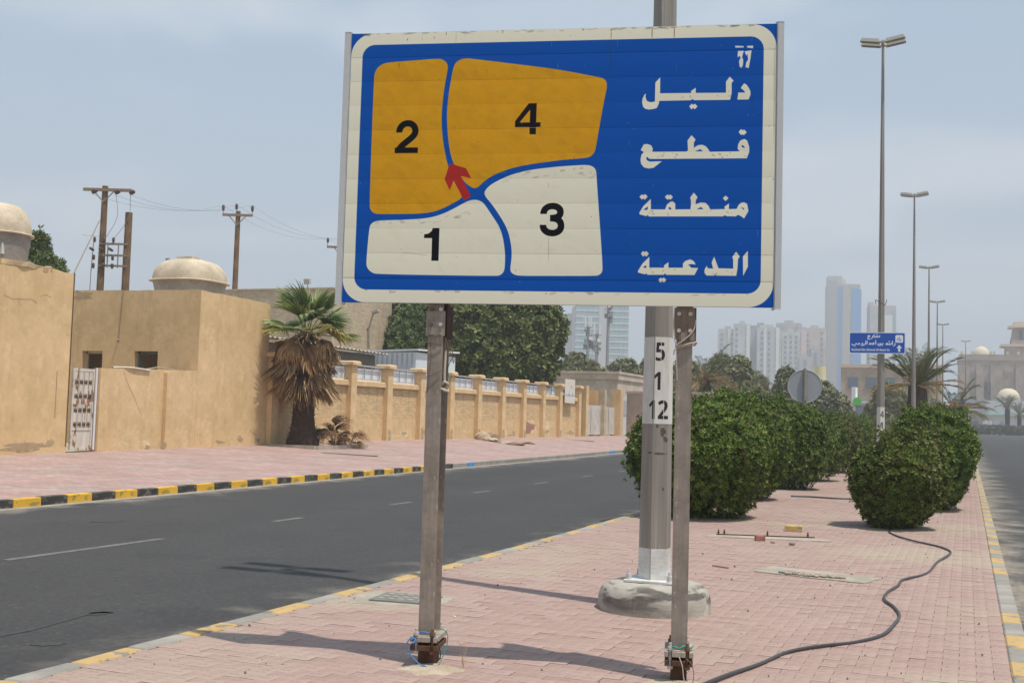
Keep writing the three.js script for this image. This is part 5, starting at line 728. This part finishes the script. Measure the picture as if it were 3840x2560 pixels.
{
  const o = thing('fan_palm', 'fan palm with a green crown over a thick skirt of dead brown fronds', 'palm tree', [-22.3, 0.36, -35.3]), r = rng(77);
  const tr = lathe([[0.001, -0.2], [0.62, -0.2], [0.58, 0.15], [0.46, 0.5], [0.40, 1.0], [0.38, 1.6], [0.34, 2.6], [0.30, 3.6], [0.24, 4.1], [0.001, 4.25]], 28); rough(tr, 0.14, 5, 2); part('trunk', uvm(tr), mat([0.13, 0.085, 0.06], 0.98, { map: rep(T.bark, 0.5) }), o);
  // stubs of cut leaf bases cover the trunk
  const sc = []; for (let k = 0; k < 230; k++) { const y = 0.05 + k / 230 * 2.9, a = k * 2.399, rr = 0.60 - 0.2 * sstep(0, 1, y) - 0.02 * y; const g = new THREE.ConeGeometry(0.055 + r() * 0.03, 0.2 + r() * 0.1, 4); g.scale(1.3, 1, 0.5); at(g, Math.sin(a) * rr, y, Math.cos(a) * rr, 0.55 + r() * 0.4, a, (r() - 0.5) * 0.4); sc.push(g); }
  part('leaf_bases', sc, mat([0.16, 0.105, 0.07], 0.98, { map: rep(T.bark, 0.3) }), o, 'stuff');
  const lv = [0, 1, 2].map((k) => fanLeaf(1.0, 34, 1.9 + k * 0.35, 0.08 + k * 0.10, 0.8, 800 + k)), dd = [0, 1, 2, 3].map((k) => fanLeaf(0.95, 22, 1.5 + k * 0.2, 0.55 + k * 0.2, 0.55, 810 + k, 0.03)), hang = [0, 1, 2, 3].map((k) => fanLeaf(1.15, 16, 0.55 + k * 0.16, -0.06 - k * 0.05, 0.5, 820 + k, 0.05));
  const add = (name, g, m, y, az, el, s, tw = 0, rad = 0.15) => { const f = part(name, g, m, o); f.rotation.order = 'YXZ'; f.rotation.set(-el, az, tw); f.position.set(Math.sin(az) * rad, y, Math.cos(az) * rad); f.scale.setScalar(s); return f; };
  for (let k = 0; k < 15; k++) add('frond', lv[k % 3], palmGreen[k % 3], 4.1, k * 2.4 + r() * 0.4, k < 8 ? 0.85 + r() * 0.55 : 0.1 + r() * 0.6, 0.9 + r() * 0.25, (r() - 0.5) * 1.6, 0.1);
  for (let k = 0; k < 9; k++) add('yellow_frond', lv[k % 3], k % 3 ? palmYellow : palmGreen[1], 4.0, k * 0.72 + r() * 0.3, -0.05 + r() * 0.3, 0.9 + r() * 0.2, (r() - 0.5) * 1.0, 0.15);
  for (let k = 0; k < 16; k++) add('dead_frond', dd[k % 4], palmTan[k % 3], 3.8 + r() * 0.25, k * 0.41 + r() * 0.2, -0.25 - r() * 0.4, 0.95 + r() * 0.2, (r() - 0.5) * 0.8, 0.2);
  for (let k = 0; k < 96; k++) { const y = 2.9 + r() * 1.15; add('dead_frond', k % 5 ? hang[k % 4] : dd[k % 4], palmTan[Math.floor(r() * 4)], y, k * 2.4 + r() * 0.3, -1.02 - r() * 0.36, 0.8 + r() * 0.35, (r() - 0.5) * 1.4, 0.3 + r() * 0.16); }
  // raised bed edge at its foot
  const b = thing('planting_bed_edge', 'low curved concrete edging round the foot of the fan palm', 'edging', [-22.3, 0.3, -35.6]); part('edging', [span(1.0, 1.1, -0.1, 0.07, 1.0, -2.6), span(-1.2, 1.0, -0.1, 0.07, 1.0, 1.1), span(-1.2, 1.0, -0.1, 0.069, -2.6, -2.5)], mat([0.52, 0.49, 0.43], 0.9, { map: rep(T.conc, 1) }), b);
  // dry suckers beside it
  for (const [x, z, n, s, lab, tall] of [[-21.7, -36.3, 26, 0.72, 'spiky dark dried palm sucker right beside the fan palm trunk', 0.5], [-21.45, -37.3, 12, 0.75, 'straw coloured dried palm sucker with two upright fronds in front of the brick wall', 0.8]]) { const q = thing('palm_sucker', lab, 'plant', [x, 0.36, z]); for (let k = 0; k < n; k++) { const f = part('frond', dd[k % 4], n > 20 ? (r() < 0.75 ? palmTan[3] : palmTan[1]) : palmTan[k % 3], q); f.rotation.order = 'YXZ'; f.rotation.set(-(0.1 + r() * 1.2), r() * 6.28, (r() - 0.5)); f.scale.setScalar(s * (0.5 + r() * 0.5)); f.position.y = r() * tall * (n > 20 ? 1 : 0.2); } }
}
function featherLeaf(Ln, seed, bend, wide = 0.42) {
  const v = [], r = rng(seed), q = (A, B, C2, D) => v.push(...A, ...B, ...C2, ...A, ...C2, ...D), N = 30, pos = (t) => [0, Ln * (0.9 * t * Math.sin(0.9) - bend * t * t * t), Ln * t * (1 - 0.22 * bend * t)];
  for (let i = 0; i < 8; i++) { const a = pos(i / 8), b = pos((i + 1) / 8), w = 0.03 * (1 - i / 9); q([-w, a[1], a[2]], [w, a[1], a[2]], [w * 0.8, b[1], b[2]], [-w * 0.8, b[1], b[2]]); q([0, a[1] - w, a[2]], [0, a[1] + w, a[2]], [0, b[1] + w, b[2]], [0, b[1] - w, b[2]]); }
  for (let i = 3; i < N; i++) for (const s of [-1, 1]) { const t = i / N, p = pos(t), l = wide * Math.sin(Math.PI * Math.min(1, t * 0.85 + 0.12)) * (0.8 + r() * 0.4), w = 0.022, e = 0.25 + r() * 0.35, tip = [s * l * 0.8, p[1] + l * e - l * 0.2 * r(), p[2] + l * 0.6]; v.push(p[0], p[1], p[2] - w, s * l * 0.4, p[1] + l * e * 0.6, p[2] + l * 0.3 - w, ...tip, p[0], p[1], p[2] + w, ...tip, s * l * 0.4, p[1] + l * e * 0.6, p[2] + l * 0.3 + w); }
  return tris(v);
}
const dateG = [0, 1, 2].map((k) => featherLeaf(2.6, 830 + k, 0.28 + k * 0.16)), dateM = [[0.14, 0.155, 0.055], [0.175, 0.18, 0.07], [0.11, 0.125, 0.045]].map((c) => mat(c, 0.7, { side: THREE.DoubleSide })), dryM = [[0.36, 0.27, 0.13], [0.28, 0.20, 0.095]].map((c) => mat(c, 0.9, { side: THREE.DoubleSide }));
function datePalm(pos, tH, tR, s, n, dry, label, seed) {
  const o = thing('date_palm', label, 'palm tree', pos), r = rng(seed), tr = lathe([[0.001, -0.3], [tR * 0.8, -0.3], [tR * 0.85, tH * 0.2], [tR, tH * 0.75], [tR * 0.9, tH], [tR * 0.4, tH + 0.35], [0.001, tH + 0.4]], 20); rough(tr, tR * 0.5, 4, seed); part('trunk', uvm(flat(tr)), mat([0.13, 0.095, 0.07], 0.98, { map: rep(T.bark, 0.6) }), o);
  for (let k = 0; k < n; k++) { const d = k < n * dry, f = part(d ? 'dry_frond' : 'frond', dateG[k % 3], d ? dryM[k % 2] : dateM[k % 3], o); f.rotation.order = 'YXZ'; f.rotation.set(d ? 0.25 + r() * 0.6 : -(r() * 0.75 - 0.05), k * 2.4 + r() * 0.4, (r() - 0.5) * 0.3); f.position.set(Math.sin(k * 2.4) * tR * 0.4, tH + 0.1, Math.cos(k * 2.4) * tR * 0.4); f.scale.setScalar(s * (0.85 + r() * 0.3)); } return o;
}
datePalm([-2.46, gy(-63), -64.2], 3.75, 0.5, 1.0, 44, 0.25, 'squat thick trunked date palm on the median behind the street name sign', 841);
datePalm([-0.9, gy(-96), -97], 3.0, 0.4, 1.1, 34, 0.75, 'half dried straggly date palm beyond the squat one on the median', 842);
datePalm([-18.3, 0.2, -84.5], 4.4, 0.45, 1.15, 30, 0.8, 'withered brown drooping palm near the dark trees beyond the service building', 843);

// ---------------------------------------------------------------- broadleaf trees
const treeGeo = clumpGeo(10, 0.30, 0.14, 5, 0.8), farGeo = clumpGeo(9, 0.34, 0.17, 6, 0.8), pineGeo = clumpGeo(12, 0.34, 0.06, 7, 0.9);
const ficus = [[0.125, 0.15, 0.034], [0.15, 0.175, 0.042], [0.10, 0.125, 0.03], [0.18, 0.20, 0.054], [0.115, 0.135, 0.034]], feathery = [[0.14, 0.185, 0.06], [0.17, 0.21, 0.072], [0.12, 0.16, 0.05]], dustyHazed = [[0.22, 0.22, 0.095], [0.26, 0.25, 0.115], [0.185, 0.185, 0.08], [0.29, 0.265, 0.13]];  // last palette: dusty olive, with distance haze lightened into the leaf colours
function tree(pos, blobs, n, geo, m, cols, seed, label, group, o2 = {}) {
  const o = thing('tree', label, 'tree', pos, 0, group), r = rng(seed), H = Math.max(...blobs.map((b) => b[1])); const tk = o2.trunk ?? 0.28;
  part('trunk', uvm(bar([0, -0.3, 0], [0, H * 0.7, 0], tk, 9, tk * 0.5)), bark, o); blobs.forEach((b, i) => part('limb', bar([0, H * (0.25 + 0.3 * r()), 0], [b[0] * 0.85, b[1], b[2] * 0.85], tk * 0.4, 6, tk * 0.12), bark, o));
  crown(o, blobs, n, geo, m, cols, seed, { p: 2, depth: 0.35, lump: 0.2, lf: 0.55, minY: 0.5, name: 'crown', ...o2 }); return o;
}
tree([-28.9, 0.3, -66], [[0, 6.2, 0, 5.2, 4.0, 5.0], [2.6, 6.6, 0.6, 3.0, 3.2, 3.2], [-2.8, 5.6, 1.2, 3.2, 3.2, 3.2], [0.8, 8.6, 0, 3.4, 2.6, 3.2], [3.0, 4.6, 1.5, 2.6, 2.4, 2.6], [-1.5, 4.2, 2.4, 3.0, 2.4, 2.6], [-3.2, 8.0, 0, 2.6, 2.2, 2.6]], 26000, treeGeo, leafFar, ficus, 901, 'big dense dark green tree behind the pillared perimeter wall', 'trees behind the wall');
tree([-31.0, 0.3, -61], [[0, 5.0, 0, 2.0, 2.4, 2.0], [0.9, 6.6, 0, 1.5, 1.8, 1.5], [-0.9, 4.0, 0.4, 1.4, 1.5, 1.4], [-1.6, 5.6, 0.2, 0.8, 0.9, 0.8]], 6500, clumpGeo(12, 0.26, 0.06, 8, 0.9), leafFar, feathery, 902, 'lighter feathery green tree in front of the cream house', 'trees behind the wall', { depth: 0.5, lump: 0.35 });
tree([-36.2, 0.3, -36.8], [[0, 6.6, 0, 0.6, 0.95, 0.7], [-0.75, 7.1, -0.2, 0.4, 1.4, 0.6], [0.3, 6.3, 0.2, 0.6, 0.8, 0.6]], 2200, clumpGeo(9, 0.2, 0.07, 9, 0.9), leafFar, feathery, 903, 'small green tree top showing over the windowless house roof', undefined, { lump: 0.35, depth: 0.5, trunk: 0.12 });
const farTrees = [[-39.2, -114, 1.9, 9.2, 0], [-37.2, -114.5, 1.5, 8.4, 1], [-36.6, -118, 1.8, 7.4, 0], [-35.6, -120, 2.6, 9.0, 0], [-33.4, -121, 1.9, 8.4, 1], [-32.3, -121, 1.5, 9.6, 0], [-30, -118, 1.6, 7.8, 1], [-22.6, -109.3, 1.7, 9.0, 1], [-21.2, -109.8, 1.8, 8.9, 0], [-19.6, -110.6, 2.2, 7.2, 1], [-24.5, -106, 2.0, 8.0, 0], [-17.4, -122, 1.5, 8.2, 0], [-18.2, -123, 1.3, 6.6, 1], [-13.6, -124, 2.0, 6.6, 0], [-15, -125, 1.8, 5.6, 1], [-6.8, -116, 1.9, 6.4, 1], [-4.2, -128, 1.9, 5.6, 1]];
farTrees.forEach(([x, z, w, h0, k], i) => { const r = rng(950 + i), h = h0 * 0.88; tree([x, gy(z), z], [[0, h * 0.55, 0, w, h * 0.36, w], [w * 0.4 * (r() - 0.5) * 2, h * 0.8, 0, w * 0.6, h * 0.2, w * 0.6], [w * 0.7, h * 0.42, 0.3, w * 0.6, h * 0.26, w * 0.6], [-w * 0.7, h * 0.45, 0, w * 0.65, h * 0.28, w * 0.6], [0, h * 0.25, 0.5, w * 1.1, h * 0.24, w]], 3000, k ? pineGeo : farGeo, leafFar, k ? dustyHazed : dustyHazed.concat(ficus.slice(1, 2)), 960 + i, k ? 'hazy grey green feathery tree far beyond the median shrubs' : 'hazy olive rounded tree far beyond the median shrubs', 'far trees', { depth: 0.5, lump: 0.32, trunk: 0.16, minY: 0.2 }); });

// rubble on the far pavement
{ const r = rng(66), rm = [mat([0.42, 0.32, 0.22], 0.95), mat([0.50, 0.42, 0.32], 0.95), mat([0.25, 0.17, 0.11], 0.95)];
  const sy = (x, z) => { const t = (x + 23.5) / (kx(z) - 0.13 + 23.5); return wallY(z) * (1 - t); };
  for (const [x, z, s, h] of [[-22.9, -53.0, 0.42, 0.8], [-22.6, -52.6, 0.34, 0.7], [-22.2, -52.2, 0.26, 0.6], [-22.3, -53.3, 0.3, 0.9], [-21.8, -52.0, 0.3, 0.4], [-21.5, -51.7, 0.22, 0.4]]) { const g = stone(s, Math.floor(s * 100), h); g.translate(x, sy(x, z) + s * 0.25, z); single('rubble_chunk', uvm(g), rm[Math.floor(r() * 3)], 'brown lump of rubble in the pile at the foot of the perimeter wall', 'rubble', 'rubble pile'); }
  [[-21.0, -51.5, 0.28], [-20.7, -51.2, 0.24], [-20.2, -50.9, 0.34], [-20.5, -53.4, 0.3]].forEach(([x, z, s], i) => { const g = stone(s, 30 + i, 0.28); g.scale(1.5, 1, 0.8); g.translate(x * 1, sy(x, z) + 0.04, z); const p = g.attributes.position; g.translate(x - x * 1, 0, 0); single('rubble_slab', uvm(rebase(g, x)), rm[i % 3], 'flat slab of broken paving strewn beside the rubble pile', 'rubble', 'strewn slabs'); });
  function rebase(g, x) { g.computeBoundingBox(); const c = g.boundingBox.getCenter(new THREE.Vector3()); g.translate(x - c.x, 0, 0); return g; }
  for (const [x, z, w, d, l] of [[-19.4, -33.7, 1.9, 0.28, 'long dark inspection strip set flush in the far pavement'], [-21.4, -64, 1.9, 0.5, 'dark inspection cover set flush in the far pavement past the rubble']]) { const m = single('pavement_cover', box(w, 0.016, d), mat([0.22, 0.18, 0.15], 0.9), l, 'cover'); m.position.set(x, sy(x, z) + 0.012, z); m.rotation.z = -0.03; m.rotation.y = 0.35; }
}

// ---------------------------------------------------------------- skyline
const wink = mat([0.17, 0.20, 0.23], 0.4);
const winG = {};
function tower(name, label, x, z, w, d, h, turn, col, o2 = {}) {
  const o = thing(name, label, 'tower', [x, 0, z], turn, o2.group), m = mat(col, 0.85, { map: rep(T.mottle, 30) }); part('wall', box(w, h, d, 0, h / 2, -d / 2), m, o);
  const { fl = 0, nx = 0, wx = 1.6, wh = 1.6, side = 0, y0 = 12, inset = 0.12, win = wink, strips = [], top } = o2, key = wx + '_' + wh; winG[key] = winG[key] || box(wx, wh, 0.5, 0, 0, 0);
  for (let f = 0; f < fl; f++) { const y = h - 4 - f * (h - y0) / fl; for (let k = 0; k < nx; k++) { const p = part('window', winG[key], win, o); p.position.set(-w / 2 + w * (inset + (1 - 2 * inset) * (nx > 1 ? k / (nx - 1) : 0.5)), y, 0.05); } for (let k = 0; k < side; k++) { const p = part('window', winG[key], win, o); p.rotation.y = Math.PI / 2; p.position.set(w / 2 + 0.05, y, -d * (k + 1) / (side + 1)); } }
  for (const [sx, sw, c, y1 = h, pr = 0.4] of strips) part('facade_strip', box(sw, y1, 1, sx, y1 / 2, pr - 0.5 + 0.05), mat(c, 0.8), o);
  if (top) for (const [tx, tw, th, td, c] of top) part('roof_block', box(tw, th, td, tx, h + th / 2, -d / 2), c ? mat(c, 0.8) : m, o); return o;
}
const hz = 'apartment blocks on the skyline', T0 = 0.20;
// tall tower with blue glass stripes
tower('high_rise', 'tallest skyline tower, grey and cream with blue glass stripes', -91, -930, 25, 24, 114, T0, [0.60, 0.54, 0.45], { strips: [[-8.8, 7.5, [0.40, 0.38, 0.36], 117], [-3.2, 3.6, [0.16, 0.30, 0.56], 112], [0.6, 3.4, [0.46, 0.43, 0.40], 113], [8.2, 4.6, [0.14, 0.34, 0.66], 111], [11.8, 3.0, [0.14, 0.34, 0.66], 110]], top: [[-6.5, 11, 7, 16, [0.50, 0.48, 0.46]], [-0.5, 5, 4.5, 12, [0.62, 0.58, 0.52]]], fl: 22, nx: 2, wx: 1.2, wh: 1.6, inset: 0.16 });
{ const o = tower('high_rise', 'shorter white and grey tower half hidden behind the lamp post with the name sign', -62, -940, 20, 20, 96, T0, [0.56, 0.56, 0.55], { strips: [[4, 6.5, [0.78, 0.78, 0.76], 90], [9, 2, [0.35, 0.45, 0.46], 92]], top: [[0, 20, 1.5, 20, [0.6, 0.42, 0.38]], [-8, 4, 5, 8, [0.5, 0.46, 0.45]]], fl: 14, nx: 1, wx: 1.4, wh: 1.8, inset: 0.7 }); }
const low = [[-167, -846, 12, 71.5, [0.58, 0.57, 0.55], 2, [[1.5, 2.2, [0.78, 0.74, 0.64]]]], [-155.5, -842, 10.5, 75, [0.62, 0.63, 0.61], 2, [[4.5, 2.2, [0.80, 0.78, 0.72]]]], [-144.5, -858, 13, 75, [0.42, 0.42, 0.43], 1, [[2, 4.5, [0.70, 0.64, 0.52]]]], [-136, -846, 15, 72.5, [0.60, 0.60, 0.58], 3, [[-3, 1.6, [0.74, 0.74, 0.70]], [6, 2.2, [0.80, 0.78, 0.72]]]], [-125.5, -872, 16, 78, [0.56, 0.50, 0.47], 2, []], [-121.5, -855, 11, 70, [0.66, 0.65, 0.61], 3, []], [-113.5, -862, 9, 72, [0.60, 0.50, 0.47], 2, [[0.5, 4, [0.66, 0.50, 0.46]]]], [-106, -870, 14, 74, [0.68, 0.57, 0.47], 2, []], [-104, -860, 6, 58, [0.48, 0.46, 0.46], 1, []], [-111, -855, 7, 52, [0.55, 0.52, 0.51], 1, []]];
const lowLab = ['slim pale block with a cream edge strip at the start of the skyline row', 'white green tinged block second in the skyline row', 'dark grey block with a cream panel in the skyline row', 'pale block with white corner strips in the middle of the skyline row', 'brownish block standing highest behind the skyline row', 'bright off white block with many small windows in the skyline row', 'pinkish block in the skyline row', 'peach coloured block next to the tallest tower', 'low grey block in front of the peach coloured one', 'low mauve grey block in front of the pinkish one'];
low.forEach(([x, z, w, h, c, nx, strips], i) => tower('apartment_block', lowLab[i], x, z, w * 1.18, 16, h, 0.16, c, { fl: 13, nx, wx: 1.7, wh: 1.9, strips, group: hz, top: [[0, w * 0.4, 2.5, 6]], inset: 0.2, y0: 20 }));
{ // glass office tower behind the telecom masts
  const o = thing('glass_tower', 'pale green glass office tower with white floor bands behind the telecom masts', 'tower', [-195.5, 0, -622], 0.36), gl = [[0.30, 0.42, 0.42], [0.34, 0.40, 0.43], [0.27, 0.44, 0.41], [0.36, 0.42, 0.44]].map((c) => mat(c, 0.22)), wh = mat([0.74, 0.74, 0.73], 0.7), gr = mat([0.52, 0.51, 0.51], 0.8);
  for (let f = 0; f < 24; f++) { const y = f * 3.55; for (const [x0, x1] of [[-15, -1.6], [4.6, 15.6]]) { part('floor_band', box(x1 - x0 + 0.2, 0.5, 24, (x0 + x1) / 2, y + 3.3, -12), wh, o); for (let k = 0; k < 4; k++) part('glass_pane', box((x1 - x0) / 4 - 0.08, 3.05, 23.6, x0 + (x1 - x0) * (k + 0.5) / 4, y + 1.525, -12), gl[(f * 7 + k * 3 + (x0 > 0 ? 1 : 0)) % 4], o); } }
  part('core', box(6.2, 88, 25, 1.5, 44, -12.4), gr, o); part('core_edge', box(0.5, 88, 1, 4.3, 44, 0.4), wh, o); part('side_wing', box(5, 62, 20, -18, 31, -14), mat([0.50, 0.49, 0.49], 0.8), o); part('side_wing', box(2.6, 66, 16, -15.6, 33, -10), mat([0.60, 0.58, 0.56], 0.8), o);
}
[[-74.6, -228, 20.5, 23.0, 'telecom mast with a crown of three white panel antennas'], [-72.8, -228.6, 19, 23.2, 'telecom mast crowded with dark dishes and equipment, second of three'], [-70.6, -229.2, 26, 29, 'tallest telecom mast, its top hidden by the map sign']].forEach(([x, z, h, top, lab], i) => {
  const o = thing('telecom_mast', lab, 'mast', [x, gy(z), z], 0.3), im = mat([0.24, 0.24, 0.25], 0.7), wm = mat([0.70, 0.69, 0.66], 0.6), r = rng(70 + i); part('mast', bar([0, 0, 0], [0, h, 0], 0.42, 8, 0.28), im, o);
  part('platform', [cyl(0.85, 0.85, 0.12, 12, 0, h - 0.3, 0), cyl(0.6, 0.6, 0.1, 12, 0, h - 3, 0)], im, o); for (let k = 0; k < 3; k++) part('panel_antenna', box(0.28, 2.2, 0.18, Math.cos(k * 2.1 + 0.6) * 0.75, h + 0.9, Math.sin(k * 2.1 + 0.6) * 0.75, 0, -k * 2.1, 0), wm, o);
  for (let k = 0; k < 12; k++) { const a = r() * 6.28; part('equipment', box(0.5 + r() * 0.5, 0.5 + r() * 0.7, 0.4, Math.cos(a) * 0.7, h - 0.6 - r() * 4, Math.sin(a) * 0.6), k % 4 ? im : wm, o); }
});
// low things beyond the shrubs
{ const o = thing('yard_wall', 'low pinkish boundary wall beyond the shrubs near the withered palm', 'wall', [-18, 0.2, -80]); part('wall_body', box(8.5, 3.3, 0.3, -1.2, 1.65, 0, 0, -0.25, 0), mat([0.55, 0.44, 0.35], 0.95, { map: rep(T.mottle, 3) }), o); part('coping', box(8.6, 0.18, 0.4, -1.2, 3.4, 0, 0, -0.25, 0), mat([0.60, 0.46, 0.38], 0.95), o); }
{ const o = thing('shelter', 'white shelter with a green logo patch beside the lamp post with the name sign', 'shelter', [-12.6, gy(-157), -157]); part('panel', box(0.5, 5.6, 3, -1.3, 3.6, 0), mat([0.78, 0.78, 0.78], 0.6), o); part('roof', box(4.4, 0.35, 3.2, 0.8, 4.4, 0), mat([0.7, 0.7, 0.7], 0.6), o); part('body', box(3.8, 3.2, 2.6, 0.8, 2.4, 0), mat([0.34, 0.36, 0.38], 0.6), o); part('logo_patch', cyl(0.55, 0.55, 0.08, 20, -0.8, 4.5, 1.66, Math.PI / 2), mat([0.10, 0.55, 0.06], 0.6), o); }
{ const o = thing('low_building', 'tan low building behind the white shelter', 'building', [-12, gy(-190), -200]); part('wall', box(16, 11, 10, 0, 5.5, -5), mat([0.60, 0.46, 0.34], 0.9, { map: rep(T.mottle, 5) }), o); for (let k = 0; k < 5; k++) part('window', box(1.6, 1.8, 0.2, -6 + k * 3, 8.5, 0.05), wink, o); part('parapet', box(16.4, 0.6, 10.4, 0, 11.3, -5), mat([0.66, 0.52, 0.40], 0.9), o); }
{ const o = thing('kiosk', 'blue and white kiosk roof with a yellow tank peeping between the far trees', 'kiosk', [-17.2, gy(-140), -140]); part('wall', box(5, 4.6, 3, -1, 2.3, 0), mat([0.75, 0.75, 0.75], 0.6), o); part('roof', box(2.0, 1.5, 2.5, 1.5, 5.2, 0), mat([0.12, 0.34, 0.60], 0.6), o); part('tank', cyl(0.75, 0.75, 2, 14, 0.6, 7.4, -1.2), mat([0.72, 0.62, 0.34], 0.7), o); }
{ const o = thing('roundabout_sign', 'small square blue traffic sign with a white roundabout symbol above the shrubs', 'sign', [-0.86, gy(-129), -129]); const [c, g] = canvas(128, 128); g.fillStyle = '#1f74b4'; g.fillRect(0, 0, 128, 128); g.strokeStyle = '#e8eef2'; g.lineWidth = 16; g.beginPath(); g.arc(64, 62, 30, 2.4, 7); g.stroke(); g.fillStyle = '#e8eef2'; g.fillRect(36, 84, 14, 40); g.fillRect(78, 84, 14, 40);
  const s = mat([0.5, 0.5, 0.5], 0.6); part('panel', new THREE.BoxGeometry(1.25, 1.25, 0.05), [s, s, s, s, mat([1, 1, 1], 0.5, { map: canvasTex(c) }), s], o).position.set(0, 3.9, 0.05); part('pole', cyl(0.05, 0.05, 4.6, 8, 0, 2.3, -0.02), galvPole, o); }

// ---------------------------------------------------------------- domed building at the end of the road
{
  const sm = mat([0.47, 0.40, 0.34], 0.9, { map: rep(T.mottle, 8) }), dm = mat([0.66, 0.56, 0.41], 0.8), gm = mat([0.50, 0.52, 0.55], 0.8), dk = mat([0.12, 0.13, 0.15], 0.6), pm = mat([0.40, 0.34, 0.29], 0.9), tm = mat([0.66, 0.55, 0.42], 0.9);
  const o = thing('domed_building', 'brownish stone building with cream domes and a stepped tower at the end of the road', 'building', [7, gy(-368), -368], 0.05);
  part('wall', box(19, 22, 20, 0.7, 11, -10), sm, o); part('parapet', [box(19.4, 1.8, 20.4, 0.7, 22.6, -10)], pm, o); for (const [x, w] of [[-7.6, 2.6], [-3.4, 2.2], [1.2, 3.4], [7.5, 2.2]]) part('pier', box(w, 20, 0.8, x, 10, 0.3), sm, o);
  for (const x of [-1.7, -0.5]) part('window', box(0.6, 5.6, 0.4, x, 12.3, 0.15), dk, o); for (const x of [-5.6, 4.6]) part('panel_recess', box(3, 1.4, 0.3, x, 18.8, 0.05), pm, o);
  for (const [x, r, y] of [[-2.6, 2.55, 23.0], [10.5, 2.5, 23.4]]) part('dome', at(lathe(Array.from({ length: 15 }, (_, k) => { const t = k / 14 * Math.PI / 2; return [Math.max(0.001, r * Math.cos(t) * (1 + 0.05 * Math.sin(2 * t))), r * 1.32 * Math.sin(t)]; }), 32), x, y, -7), dm, o);
  part('merlon', [-8.5, -5.6, -0.4, 0.6, 4.2, 7.2].map((x) => box(0.7, 0.9, 0.6, x, 23.9, 0)), tm, o);
  part('stepped_tower', [box(8.5, 3, 8, 8.6, 25, -9), at(flat(new THREE.CylinderGeometry(4.2, 5.6, 6.5, 4)).rotateY(Math.PI / 4), 9.6, 29.0, -10)], sm, o); part('tower_ledge', [box(10.5, 0.7, 9, 8.2, 26.6, -9), box(8.2, 0.7, 8, 9.4, 32.4, -10), box(6.2, 1.2, 6, 9.8, 33.3, -10)], tm, o); part('tower_window', box(1.0, 2.8, 0.4, 8.4, 29.6, -5.3), dk, o);
  const p = thing('grey_building', 'low grey building with a green canopy line in front of the domed building', 'building', [6.5, gy(-345), -346], 0.05); part('wall', [box(6.4, 9.5, 6, -4.6, 4.75, -3)], mat([0.30, 0.31, 0.33], 0.8), p); part('wall', [box(14, 9.2, 6, 5.4, 4.6, -3.2)], gm, p); part('canopy', [box(18, 0.3, 1.6, 2.5, 5.1, 0.6)], mat([0.22, 0.36, 0.26], 0.7), p); part('door', [box(2.4, 3.6, 0.3, -1.2, 1.8, 0.1)], mat([0.72, 0.73, 0.74], 0.7), p); part('window', box(3, 2.4, 0.3, -5, 2, 0.1), dk, p); part('plinth', box(20, 0.8, 0.5, 1.5, 0.4, 0.3), mat([0.7, 0.7, 0.7], 0.8), p);
  const q = thing('low_dome', 'low cream dome on a drum behind the grey building', 'dome', [11, gy(-352) + 7.9, -354]); part('shell', lathe(Array.from({ length: 14 }, (_, k) => { const t = k / 13 * Math.PI / 2; return [Math.max(0.001, 3.0 * Math.pow(Math.cos(t), 0.9)), 2.2 + 2.8 * Math.sin(t)]; }), 32), dm, q); part('drum', cyl(3.25, 3.25, 2.6, 24, 0, 1.0, 0), sm, q);
}
datePalm([8.6, gy(-273) + 0.1, -283], 6.0, 0.55, 1.35, 30, 0.3, 'taller palm beside the roundabout hedge', 851);
datePalm([11.2, gy(-274) + 0.1, -286], 4.4, 0.5, 1.25, 28, 0.3, 'lower palm near the roundabout hedge at the edge of the road', 852);
{ const o = thing('roundabout_hedge', 'clipped brownish hedge round the roundabout', 'hedge', [8, gy(-281), -281.5]); crown(o, Array.from({ length: 12 }, (_, k) => [-7 + k * 1.5, 1.0, 0, 1.1, 1.0, 1.0]), 5200, clumpGeo(8, 0.22, 0.1, 15, 0.8), leafFar, [[0.15, 0.11, 0.07], [0.13, 0.12, 0.06], [0.19, 0.13, 0.09]], 871, { p: 3, depth: 0.3 }); part('stem', Array.from({ length: 12 }, (_, k) => bar([-7 + k * 1.5, 0, 0], [-7 + k * 1.5, 1, 0], 0.05)), bark, o); struct('roundabout_kerb', strip(C(-70), C(70), (z) => gy(z) + 0.0, (z) => gy(z) + 0.0, -279, -281, 2), KM.grey[0]); struct('roundabout_island', strip(C(-70), C(70), (z) => gy(z) - 0.02, (z) => gy(z) - 0.02, -281, -335, 4), sandMat); }
{ const o = thing('warning_sign', 'grey back of a small triangular traffic sign in front of the grey building', 'sign', [7.6, gy(-290), -290]); const g = extr([[-0.7, 0], [0.7, 0], [0, 1.2]], 0.05); g.translate(0, 2.2, 0); part('plate', g, mat([0.34, 0.35, 0.36], 0.6), o); part('pole', cyl(0.05, 0.05, 2.9, 8, 0, 1.45, -0.06), galvPole, o); }

renderer.render(scene, camera);
